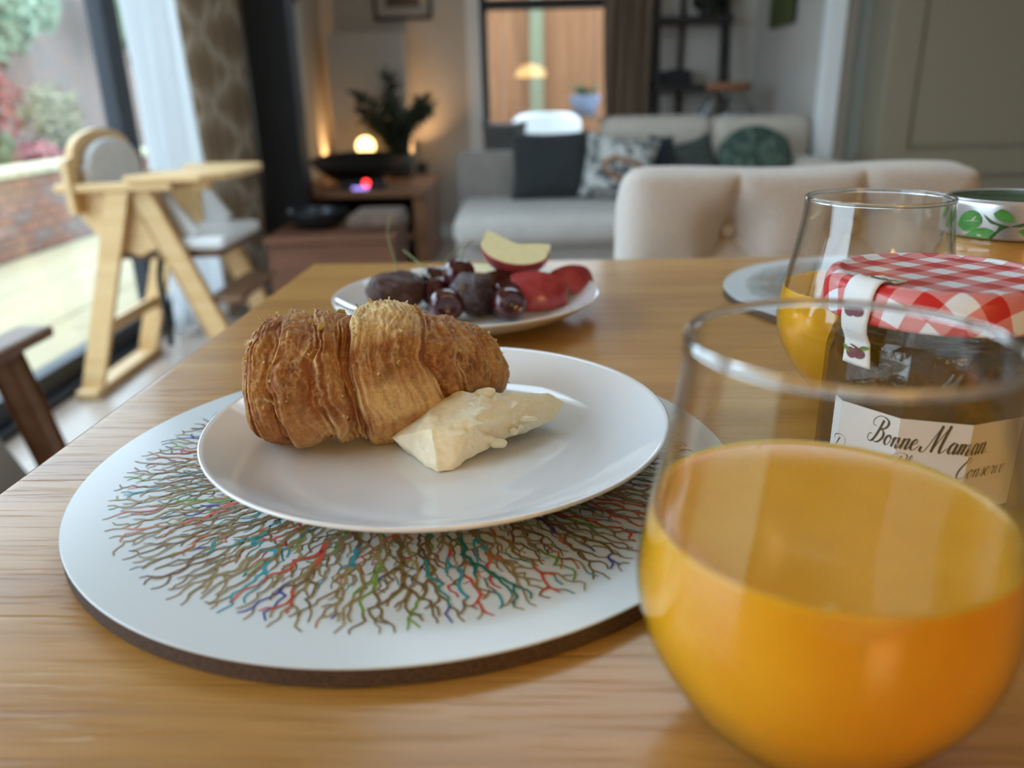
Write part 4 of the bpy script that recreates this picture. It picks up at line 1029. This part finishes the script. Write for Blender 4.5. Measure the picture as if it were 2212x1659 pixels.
# ================================================================== HANDWRITTEN LETTERING (pen strokes laid on the label)
GLY = {   # x-height 1, each entry: advance, strokes
 'B': (2.0, [[(1.05, 2.15), (.85, 1.3), (.62, .55), (.30, .02), (-.15, -.08), (-.45, .22), (-.32, .62), (.02, .62)], [(.25, 1.45), (-.25, 1.55), (-.30, 2.0), (.25, 2.4), (1.05, 2.42), (1.75, 2.12), (1.72, 1.62), (1.15, 1.28), (.85, 1.24), (1.45, 1.12), (1.62, .62), (1.25, .12), (.75, -.05), (.40, .12)]]),
 'M': (3.0, [[(-.35, .42), (-.40, .05), (-.05, -.10), (.30, .22), (.85, 1.5), (1.30, 2.45)], [(1.30, 2.45), (1.15, 1.2), (1.02, -.05)], [(1.02, -.05), (1.6, 1.3), (2.25, 2.5)], [(2.25, 2.5), (2.05, 1.2), (1.98, .30), (2.12, -.06), (2.45, .10), (2.75, .45)]]),
 'D': (2.3, [[(1.0, 1.95), (.75, .8), (.45, .08), (.05, .0), (-.1, .25), (.25, .35), (.95, .0), (1.6, .2), (2.0, 1.0), (1.85, 1.9), (1.1, 2.35), (.2, 2.2), (-.25, 1.75), (.0, 1.45)]]),
 'P': (1.8, [[(.95, 2.1), (.7, 1.0), (.45, .1), (.1, -.1), (-.2, .15)], [(.2, 1.5), (-.2, 1.7), (.05, 2.25), (.8, 2.45), (1.6, 2.2), (1.6, 1.55), (1.05, 1.2), (.75, 1.25)]]),
 'C': (1.6, [[(1.0, 1.75), (1.35, 2.0), (1.3, 2.4), (.9, 2.4), (.45, 1.7), (.15, .8), (.25, .1), (.7, -.05), (1.2, .3), (1.5, .6)]]),
 'o': (1.05, [[(.62, .98), (.22, .82), (.05, .35), (.28, .0), (.62, .15), (.78, .60), (.62, .98), (.72, .78), (1.10, .78)]]),
 'n': (1.25, [[(.0, .62), (.22, .98), (.22, .70), (.10, .0)], [(.12, .30), (.50, .92), (.78, .95), (.80, .60), (.70, .15), (.88, -.02), (1.22, .40)]]),
 'e': (.95, [[(.0, .40), (.45, .55), (.66, .82), (.45, 1.0), (.12, .70), (.08, .22), (.35, -.02), (.72, .16), (.98, .45)]]),
 'm': (1.85, [[(.0, .62), (.20, .98), (.20, .70), (.08, .0)], [(.10, .30), (.42, .92), (.64, .92), (.64, .55), (.55, .0)], [(.57, .3), (.92, .92), (1.18, .95), (1.20, .60), (1.12, .15), (1.30, -.02), (1.75, .42)]]),
 'a': (1.15, [[(.78, .86), (.45, 1.0), (.10, .62), (.10, .12), (.38, .0), (.70, .45), (.85, .95)], [(.85, .95), (.74, .28), (.86, -.02), (1.18, .40)]]),
 's': (.85, [[(.0, .1), (.45, .95), (.62, .5), (.50, .02), (.18, .08)], [(.5, .02), (.85, .4)]]),
 'l': (.7, [[(.0, .35), (.45, 1.4), (.52, 2.1), (.32, 2.2), (.18, 1.2), (.20, .15), (.42, -.02), (.72, .4)]]),
 'u': (1.25, [[(.0, .6), (.2, .95), (.14, .3), (.30, .0), (.62, .25), (.82, .95)], [(.82, .95), (.74, .25), (.9, -.02), (1.22, .4)]]),
 'r': (.8, [[(.0, .5), (.25, 1.05), (.32, .85), (.6, .85), (.5, .3), (.58, .0), (.82, .35)]]),
 'v': (.95, [[(.0, .7), (.2, .95), (.22, .4), (.35, .0), (.65, .4), (.72, .95), (.95, .85)]]),
 ' ': (.75, []), '.': (.5, [[(.1, .03), (.18, .06), (.22, .02)]]),
}
def lettering(text, height, wpen, fit=None, slant=.32):
    """list of ribbons in the flat: [(x, y, half width)]"""
    out = []; X = 0
    for ch in text:
        adv, st = GLY[ch]
        for s in st:
            pts = catmull([Vector((X + x + slant * y, y, 0)) for x, y in s], 6); rib = []
            for i, p in enumerate(pts):
                d = (pts[min(i + 1, len(pts) - 1)] - pts[max(i - 1, 0)]); d = d.normalized() if d.length > 0 else Vector((1, 0, 0))
                down = abs(d.y * .92 + d.x * .25)                                  # pen is broad on down strokes
                rib.append((p.x * height, p.y * height, wpen * (.28 + .72 * max(0, -d.y * .9 - d.x * .1) ** .7 if d.y < 0 else .28) , d))
            out.append(rib)
        X += adv
    if fit:
        k = fit / (X * height); out = [[(x * k, y, w_, d) for x, y, w_, d in r] for r in out]
    return out
def ribbons(bm, ribs, f, lift=0):
    for r in ribs:
        vs = []
        for x, y, w_, d in r:
            n = Vector((-d.y, d.x, 0)); vs.append((bm.verts.new(f(x + n.x * w_, y + n.y * w_, lift)), bm.verts.new(f(x - n.x * w_, y - n.y * w_, lift))))
        for a, b in zip(vs[:-1], vs[1:]): bm.faces.new((a[0], a[1], b[1], b[0]))
    return bm

# ================================================================== JAM JAR
JC = Vector((.1673, .3025, TZ)); JR = .0385; ROT = math.radians(233); NF = 10; FACET = 2 * JR * math.sin(PI / NF)
jj = tag(empty('jam_jar', JC), 'faceted jar of dark plum jam with red gingham lid and white script label', 'jar')
M['jarglass'] = thin_glass('jam_jar_glass', (.93, .93, .90, 1), (.35, .34, .30, 1), 1.5)
def facet_ring(bm, R, z): return [bm.verts.new((R * math.cos(ROT + 2 * PI * i / NF), R * math.sin(ROT + 2 * PI * i / NF), z)) for i in range(NF)]
def round_ring(R, z, n=60): return [(R * math.cos(ROT + 2 * PI * i / n), R * math.sin(ROT + 2 * PI * i / n), z) for i in range(n)]
def faceted(levels, n=60):
    """levels: (R, z, k) with k = 0 round .. 1 faceted"""
    bm = bmesh.new(); rings = []
    for R_, z, k in levels:
        ring = []
        for i in range(n):
            a = 2 * PI * i / n; f = PI / NF; rel = (a % (2 * f)) - f; rf = R_ * math.cos(f) / math.cos(rel); r = R_ * (1 - k) * .985 + rf * k
            ring.append(bm.verts.new((r * math.cos(ROT + a), r * math.sin(ROT + a), z)))
        rings.append(ring)
    for a, b in zip(rings[:-1], rings[1:]):
        for i in range(n): bm.faces.new((a[i], a[(i + 1) % n], b[(i + 1) % n], b[i]))
    bm.faces.new(list(reversed(rings[0]))); bm.faces.new(rings[-1]); return bm
obj('glass_body', faceted([(.034, .0, .4), (JR - .001, .002, 1), (JR, .005, 1), (JR, .060, 1), (JR - .0006, .0640, .7), (.0372, .0675, .2), (.0358, .0700, 0), (.0352, .0760, 0), (.0356, .0775, 0), (.0352, .079, 0), (.0352, .088, 0)]), M['jarglass'], jj)
def jam_mat():
    m = mat('plum_jam', srgb(42, 30, 20), .12, spec=.5); nt = m.node_tree; v = coords(nt)
    n = noise_tex(nt, 70, 5, .6, v, .8); r = ramp(nt, [(.42, srgb(34, 25, 17)), (.58, srgb(62, 42, 24)), (.70, srgb(120, 66, 34))], n.outputs[0]); nt.links.new(r.outputs[0], nt.nodes['Principled BSDF'].inputs['Base Color'])
    n2 = noise_tex(nt, 160, 3, .6, v); bump(nt, n2.outputs[0], .5, .002); return m
obj('jam', faceted([(.034, .0030, 1), (JR - .0016, .006, 1), (JR - .0016, .0580, 1), (.0362, .0640, .4), (.0345, .0672, 0), (.0340, .0680, 0)]), jam_mat(), jj)
# misted glass above the jam
def gingham():
    m = mat('red_gingham_tin', (1, 1, 1, 1), .35, spec=.5); nt = m.node_tree; N, L, B = nodes(m)
    uv = N.new('ShaderNodeUVMap'); uv.uv_map = 'cloth'; mp = N.new('ShaderNodeMapping'); mp.inputs['Rotation'].default_value = (0, 0, -math.radians(26)); mp.inputs['Location'].default_value = (.0009, .0022, 0); L.new(uv.outputs[0], mp.inputs[0])
    sp = N.new('ShaderNodeSeparateXYZ'); L.new(mp.outputs[0], sp.inputs[0])
    def mth(op, a, bv=None, b=None):
        n = N.new('ShaderNodeMath'); n.operation = op; L.new(a, n.inputs[0])
        if bv is not None: n.inputs[1].default_value = bv
        if b is not None: L.new(b, n.inputs[1])
        return n.outputs[0]
    sq = .0083
    sx = mth('GREATER_THAN', mth('FLOORED_MODULO', mth('MULTIPLY', sp.outputs[0], 1 / (2 * sq)), 1.0), .5)
    sy = mth('GREATER_THAN', mth('FLOORED_MODULO', mth('MULTIPLY', sp.outputs[1], 1 / (2 * sq)), 1.0), .5)
    tot = mth('ADD', sx, b=sy)
    tw = mth('GREATER_THAN', mth('FLOORED_MODULO', mth('MULTIPLY', mth('ADD', sp.outputs[0], b=sp.outputs[1]), 1 / .00105), 1.0), .5)       # twill lines in the half tone squares
    half = mth('COMPARE', tot, 1.0); N_ = nt.nodes
    white = srgb(226, 228, 232); red = srgb(196, 40, 34); mid = srgb(216, 120, 116)
    c1 = N.new('ShaderNodeMix'); c1.data_type = 'RGBA'; L.new(tw, c1.inputs[0]); c1.inputs[6].default_value = srgb(206, 88, 84); c1.inputs[7].default_value = srgb(222, 160, 156)
    c2 = N.new('ShaderNodeMix'); c2.data_type = 'RGBA'; L.new(mth('GREATER_THAN', tot, .5), c2.inputs[0]); c2.inputs[6].default_value = white; L.new(c1.outputs[2], c2.inputs[7])
    c3 = N.new('ShaderNodeMix'); c3.data_type = 'RGBA'; L.new(mth('GREATER_THAN', tot, 1.5), c3.inputs[0]); L.new(c2.outputs[2], c3.inputs[6]); c3.inputs[7].default_value = red
    L.new(c3.outputs[2], B.inputs['Base Color']); return m
def lid_mesh(prof, n=120):
    bm = lathe(prof, n); uvl = bm.loops.layers.uv.new('cloth'); arc = {}; s = 0; pr = None
    for r, z in prof:
        if pr: s += math.hypot(r - pr[0], z - pr[1])
        arc[round(z * 1e6) * 1000003 + round(r * 1e6)] = s; pr = (r, z)
    for f in bm.faces:
        for l in f.loops:
            c = l.vert.co; r = math.hypot(c.x, c.y); k = round(c.z * 1e6) * 1000003 + round(r * 1e6); a = math.atan2(c.y, c.x); q = arc.get(k)
            if q is None: q = min(arc.items(), key=lambda kv: abs(kv[0] - k))[1]
            l[uvl].uv = (q * math.cos(a), q * math.sin(a))
    return bm
LP = [(0, .0912), (.0340, .0912), (.0352, .0916), (.0366, .0922), (.0384, .0921), (.0402, .0912), (.0414, .0896), (.0420, .0876), (.0424, .0800), (.0427, .0786), (.0424, .0776), (.0414, .0776), (.0408, .079)]
lid = obj('gingham_lid', lid_mesh(LP), gingham(), jj, True)
# raised script round the lid rim
rib = lettering('Bonne Maman', .0017, .00022)
def on_lid(x, y, l): 
    a = math.radians(62) - x / .0300; r = .0300 - .0 + y; return Vector((r * math.cos(a), r * math.sin(a), .09135 + l))
obj('lid_lettering', ribbons(bmesh.new(), rib, on_lid), mat('dark_red_ink', srgb(150, 34, 34), .35), lid)
def on_jar(s, z, l=0.0):
    f = s / FACET; k = math.floor(f); t = f - k; Ro = JR + .00035 + l
    a0, a1 = ROT + 2 * PI * k / NF, ROT + 2 * PI * (k + 1) / NF
    p = Vector((math.cos(a0), math.sin(a0), 0)) * Ro * (1 - t) + Vector((math.cos(a1), math.sin(a1), 0)) * Ro * t; p.z = z; return p
def label_bm():
    bm = bmesh.new(); cols = []; S0, S1 = -.0302, .0470; ss = sorted([S0, S1] + [k * FACET for k in range(-2, 4) if S0 < k * FACET < S1] + [S0 + (S1 - S0) * i / 24 for i in range(1, 24)])
    for s in ss: cols.append([bm.verts.new(on_jar(s, z, l)) for z, l in ((.008, 0), (.0437, 0), (.0437, .0002), (.008, .0002))])
    for a, b in zip(cols[:-1], cols[1:]):
        for i in range(4): bm.faces.new((a[i], a[(i + 1) % 4], b[(i + 1) % 4], b[i]))
    bm.faces.new(cols[0]); bm.faces.new(cols[-1]); return bm
lb = obj('paper_label', label_bm(), mat('label_paper', srgb(222, 216, 210), .6), jj)
INK = mat('black_ink', srgb(28, 26, 24), .5)
def word(text, s0, z0, hgt, pen, fit):
    rb = lettering(text, hgt, pen, fit); obj('lettering', ribbons(bmesh.new(), rb, lambda x, y, l: on_jar(s0 + x, z0 + y, .0003)), INK, lb)
word('Bonne Maman.', -.0105, .0317, .0044, .00052, .0430)
word('Damson Plum', -.0270, .0222, .0032, .00024, .0400)
word('Conserve', .0205, .0222, .0034, .00030, .0215)
# moulded script on the glass above the label
rb = lettering('Bonne Maman', .0042, .0005, .046)
bm = bmesh.new()
for r in rb:
    pts = [on_jar(-.0125 + x, .0525 + y, .0) for x, y, w_, d in r][::2]
    if len(pts) > 1: tube(bm, pts, .0004, 6)
obj('moulded_script', bm, M['jarglass'], jj, True)
# paper seal strip over the lid edge with a plum print
SA = math.radians(204)
PATH = [(.0255, .09165), (.0330, .0918), (.0362, .0930), (.0384, .0930), (.0405, .0921), (.0420, .0902), (.0428, .0880), (.0432, .0800), (.0433, .0778), (.0428, .0745), (.0402, .0700), (.0396, .0650), (.0394, .0600)]
def on_strip(u, w_, l=0.0):
    """u 0..1 along the strip from the lid top downwards, w_ across in metres"""
    L = [0]; 
    for a, b in zip(PATH[:-1], PATH[1:]): L.append(L[-1] + math.hypot(a[0] - b[0], a[1] - b[1]))
    q = max(0, min(1, u)) * L[-1]; i = max(k for k in range(len(L) - 1) if L[k] <= q + 1e-12); t = (q - L[i]) / (L[i + 1] - L[i]); a, b = PATH[i], PATH[i + 1]
    r = a[0] + (b[0] - a[0]) * t; z = a[1] + (b[1] - a[1]) * t; nx, nz = -(b[1] - a[1]), (b[0] - a[0]); nl = math.hypot(nx, nz); r += nx / nl * l; z += nz / nl * l
    d = Vector((math.cos(SA), math.sin(SA), 0)); s = Vector((-d.y, d.x, 0)); an = w_ / max(r, .03)
    return Vector((r * math.cos(SA + an), r * math.sin(SA + an), z))
# the strip's normal must point outwards: (dr, dz) -> (-dz, dr) points outwards going down
SW = lambda u: .0066 * (1 - .10 * math.sin(PI * min(1, max(0, (u - .5) * 2)))) 
sb = grid(40, 7, lambda u, v: on_strip(u, (2 * v - 1) * SW(u), .0003))
st = obj('seal_strip', sb, mat('seal_paper', srgb(226, 222, 218), .55), jj, True); sd = st.modifiers.new('thickness', 'SOLIDIFY'); sd.thickness = .0002; sd.offset = 0
def blob(u, w_, ru, rw, rot, m, name, lift=.0006, pointed=0):
    bm = bmesh.new(); n = 18; vs = []
    for i in range(n):
        a = 2 * PI * i / n; x, y = math.cos(a), math.sin(a) * (1 - pointed * abs(math.cos(a)) ** 2)
        X = x * math.cos(rot) * ru - y * math.sin(rot) * rw; Y = x * math.sin(rot) * ru + y * math.cos(rot) * rw
        vs.append(bm.verts.new(on_strip(u + X / .062, w_ + Y, lift)))
    bm.faces.new(vs); obj(name, bm, m, st)
PLUM = mottled('plum_ink', srgb(92, 44, 62), srgb(128, 72, 90), 300, .5); LEAF = mottled('leaf_ink', srgb(72, 112, 44), srgb(116, 150, 72), 300, .5); TWIG = mat('twig_ink', srgb(96, 62, 40), .5)
for u0 in (.10, .50, .86):
    blob(u0 + .035, .0012, .0028, .0030, 0, PLUM, 'plum_print', .0006); blob(u0 + .045, -.0022, .0028, .0026, .3, PLUM, 'plum_print', .00065); 
    blob(u0 - .02, .0038, .0011, .0024, .35, LEAF, 'leaf_print', .0007, .6); blob(u0 + .02, -.0048, .0011, .0024, -.8, LEAF, 'leaf_print', .0007, .6); blob(u0 - .015, -.0006, .0005, .0022, -.3, TWIG, 'twig_print', .00075)

# ================================================================== HONEY JAR
HC = Vector((.2775, .4400, TZ)); HR = .0350; HZ = .103
hj = tag(empty('honey_jar', HC), 'amber jar with silver lid printed with green leaves behind the jam jar', 'jar')
obj('glass_body', lathe(smooth_prof([(0, 0), (.030, 0), (.036, .004), (.037, .02), (.037, .062), (.0355, .071), (.0330, .0765), (.0330, .0785), (.0338, .0795), (.0330, .0805), (.0330, .091)], 4), 80), thin_glass('amber_jar_glass', (.95, .90, .80, 1), (.5, .42, .28, 1), 1.5), hj, True)
obj('honey', lathe([(0, .003), (.029, .003), (.0352, .007), (.0355, .061), (.034, .070), (.0318, .0760), (.0316, .0815), (0, .0815)], 60), mat('honey_spread', srgb(196, 152, 92), .25, sss=.3, sssr=(.01, .006, .002)), hj, True)
SILV = mat('brushed_silver_tin', srgb(206, 204, 204), .28, metal=.75)
hl = obj('lid', lathe([(.0310, HZ - .0012), (.0326, HZ - .0002), (.0340, HZ - .0006), (.0349, HZ - .0022), (HR, HZ - .004), (HR + .0003, HZ - .0185), (HR, HZ - .0198), (HR - .0012, HZ - .0200)], 96), SILV, hj, True)
obj('lid_top', lathe([(0, HZ - .0014), (.0308, HZ - .0014), (.0312, HZ - .0010)], 64), mat('dark_green_enamel', srgb(44, 74, 44), .25), hl, True)
CA = math.atan2(-HC.y, -HC.x)
GREEN = mottled('green_leaf_ink', srgb(58, 128, 48), srgb(84, 150, 66), 160, .4)
def on_hlid(deg, h, l=.0006):
    a = CA + math.radians(deg); return Vector(((HR + l) * math.cos(a), (HR + l) * math.sin(a), HZ - .0192 + h * .0150))
def leafp(pts, m=GREEN, nm='leaf_print', l=.0006):
    P = catmull([Vector((a, b, 0)) for a, b in pts + pts[:1]], 5, two=True)[:-1]; bm = bmesh.new(); bm.faces.new([bm.verts.new(on_hlid(a, h, l)) for a, h in P]); obj(nm, bm, m, hl)
leafp([(-70, .55), (-66, 1.0), (-60, .98), (-62, .72), (-67, .42)]); leafp([(-59, .22), (-56, .72), (-49, .80), (-50, .45), (-54, .18)])
leafp([(-44, .35), (-40, .72), (-32, .90), (-25, .80), (-22, .50), (-28, .22), (-36, .16)])
leafp([(-34, .02), (-27, .26), (-18, .34), (-11, .22), (-16, .0), (-26, -.02)])
leafp([(-14, .86), (-8, 1.02), (-1, .86), (2, .62), (-6, .60), (-11, .70)])
leafp([(-22, .82), (-15, .52), (-8, .42), (-14, .02), (-11, .02), (-5, .34), (8, .56), (20, .66), (20, .58), (6, .44), (-6, .50), (-14, .60)], mat('dark_green_ink', srgb(44, 92, 48), .4), 'twig_print', .0007)
leafp([(6, .30), (14, .42), (22, .36), (24, .12), (14, .06)]); leafp([(12, .80), (18, 1.0), (28, .96), (30, .72), (20, .68)]); leafp([(34, .35), (40, .72), (48, .86), (56, .6), (50, .25), (42, .18)])
VEIN = mat('leaf_vein', srgb(190, 210, 180), .4)
leafp([(-38, .50), (-30, .56), (-24, .56), (-30, .53)], VEIN, 'vein_print', .0008); leafp([(-31, .56), (-28, .70), (-27, .70), (-29, .56)], VEIN, 'vein_print', .0008)

# ================================================================== FRUIT on the far plate
M['cherry'] = mat('dark_cherry_skin', srgb(66, 14, 22), .08, spec=.6, coat=.4)
M['stem'] = mat('green_stem', srgb(128, 136, 84), .6)
def cherry(c, r, label, stem=None, dimple=None, rz=0):
    t = tag(empty('cherry', (c[0], c[1], TZ + c[2])), label, 'cherry', 'cherries on the far plate')
    d = Vector(dimple or (0, 0, 1)).normalized(); b = ellipsoid((0, 0, 0), (r * 1.03, r, r * .97), 32, 20)
    for v in b.verts:
        k = v.co.normalized().dot(d); 
        if k > .6: v.co -= d * r * .42 * sstep(.72, 1.0, k)
    obj('fruit', b, M['cherry'], t, True)
    o = obj('stem_scar', ellipsoid((0, 0, 0), (.0022, .0022, .0014), 12, 8), mat('pale_scar', srgb(112, 92, 60), .7), t, True); o.location = d * r * .56
    if stem:
        bm = bmesh.new(); p0 = d * r * .6; tube(bm, catmull([p0] + [Vector(s) for s in stem], 6), .00055, 7); obj('stem', bm, M['stem'], t)
    return t
CR = .0128
cherry((-.0463, .5654, .0175), CR, 'front left dark cherry with its dimple facing the viewer', None, (.15, -.9, .1))
cherry((-.0006, .5640, .0178), CR * .98, 'front right dark cherry showing a pale green stem scar', None, (.25, -.9, .15))
cherry((-.0580, .6120, .0172), CR, 'dark cherry just right of the whole date', [(-.012, .02, .016), (-.03, .05, .024)], (-.3, .3, .9))
cherry((-.0385, .6020, .0330), CR * .95, 'dark cherry perched on top of the pile', [(.004, .01, .016), (.01, .03, .020)], (.2, .5, .85))
cherry((-.0100, .6330, .0172), CR, 'dark cherry behind the cut date near the apple', None, (0, 0, 1))
cherry((-.0885, .6420, .0175), CR, 'dark cherry at the back left with a long upright green stem', [(-.006, .01, .018), (-.013, .03, .036), (-.010, .035, .052)], (-.2, .2, .95))
cherry((-.0030, .5895, .0172), CR * .95, 'dark cherry half hidden under the red apple wedge', None, (.2, -.3, .9))
cherry((-.0610, .6560, .0175), CR, 'dark cherry at the back of the plate with a thin curled stem', [(.01, .02, .015), (.02, .05, .018)], (.2, .2, .9))
def date_mat(name, c1, c2, c3):
    m = mat(name, c1, .2, spec=.6); nt = m.node_tree; v = coords(nt, 'Object', (1, 2.6, 2.6)); n = noise_tex(nt, 110, 5, .65, v, 1.0)
    r = ramp(nt, [(.32, c1), (.55, c2), (.75, c3)], n.outputs[0]); nt.links.new(r.outputs[0], nt.nodes['Principled BSDF'].inputs['Base Color']); bump(nt, n.outputs[0], .8, .003); return m
M['date'] = date_mat('wrinkled_date_skin', srgb(50, 24, 18), srgb(82, 46, 32), srgb(128, 86, 66))  # palest tone stands in for highlights on the wrinkles
M['date_bloom'] = date_mat('bloomy_date_skin', srgb(46, 30, 30), srgb(82, 66, 68), srgb(128, 114, 118))
def date(c, L, r, rot, label, m, cut=False):
    def f(u, v):
        a = 2 * PI * u; t = 2 * v - 1; R_ = r * (max(0, 1 - abs(t) ** (5 if cut else 3.2))) ** .5; x = t * L / 2
        w_ = 1 + .10 * math.sin(a * 5 + 2 * math.sin(x * 90)) * .5 + .09 * noise.noise(Vector((x * 120, math.cos(a) * 1.6, math.sin(a) * 1.6 + c[0] * 50)))
        return Vector((x, R_ * w_ * math.cos(a), R_ * w_ * math.sin(a)))
    bm = grid(48, 36, f, True); bmesh.ops.remove_doubles(bm, verts=bm.verts, dist=.00002)
    o = obj('date', bm, m, None, True); o.location = (c[0], c[1], TZ + c[2]); o.rotation_euler = rot
    e = Vector((-L / 2, 0, 0)); cp = obj('cap', ellipsoid((0, 0, 0), (.0012, .0035, .0035), 12, 8), mat('date_cap', srgb(88, 62, 44), .7), o, True); cp.location = e * .97
    return tag(o, label, 'date', 'dates on the far plate')
date((-.0880, .6040, .0200), .046, .0150, (0, .03, .12), 'whole wrinkled brown date lying at the left of the plate', M['date'])
date((-.0270, .5800, .0205), .040, .0145, (.4, .55, 1.15), 'date with greyish bloom standing on end between the cherries', M['date_bloom'], True)
date((-.0095, .6050, .0190), .036, .0140, (0, .1, .5), 'dark date tucked behind the bloomy date', M['date'], True)
M['apple_skin'] = mottled('red_apple_skin', srgb(150, 42, 50), srgb(182, 78, 80), 60, .22, spec=.5)
M['apple_flesh'] = mottled('apple_flesh', srgb(232, 226, 172), srgb(240, 236, 194), 120, .45, sss=.25, sssr=(.006, .005, .003))
def wedge(c, R_, ang, rot, label, notch=.22):
    """apple wedge: core axis along x, skin spans the angle ang round the axis, centred downwards"""
    t = tag(empty('apple_wedge', (c[0], c[1], TZ + c[2])), label, 'apple', 'apple wedges on the far plate'); t.rotation_euler = rot
    def prof(v):
        q = PI * v; r = R_ * math.sin(q) ** .75 * (1 + .05 * math.cos(q)); x = -R_ * .98 * math.cos(q) * (1 - .20 * math.exp(-(math.sin(q) / .30) ** 2)); return x, r
    def pos(v, a, f=1.0):
        x, r = prof(v); th = -PI / 2 + (a - .5) * ang; return Vector((x, r * f * math.cos(th), r * f * math.sin(th)))
    obj('skin', grid(24, 30, lambda u, v: pos(v, u)), M['apple_skin'], t, True)
    bm = bmesh.new()
    def core(v): return notch * math.exp(-((v - .5) / .17) ** 2) + .02
    for a in (0.0, 1.0): grid(2 if False else 10, 30, lambda u, v, a=a: pos(v, a, core(v) + (1.0 - core(v)) * u), bm=bm)
    grid(8, 30, lambda u, v: pos(v, u, core(v)), bm=bm)
    obj('flesh', bm, M['apple_flesh'], t, True)
    return t
wedge((.0080, .6230, .0560), .0300, math.radians(92), (math.radians(-12), math.radians(12), math.radians(-12)), 'apple wedge with cream flesh up, on top of the fruit pile')
wedge((.0210, .6140, .0085), .0300, math.radians(64), (math.radians(243), math.radians(-3), math.radians(-10)), 'red skinned apple wedge lying skin up at the right of the plate')
wedge((.0440, .6330, .0140), .0240, math.radians(58), (math.radians(244), math.radians(6), math.radians(28)), 'red skinned apple wedge at the far right edge of the plate')
wedge((-.0150, .6620, .0300), .0290, math.radians(105), (math.radians(-30), 0, math.radians(15)), 'pale apple wedge behind the cherries')
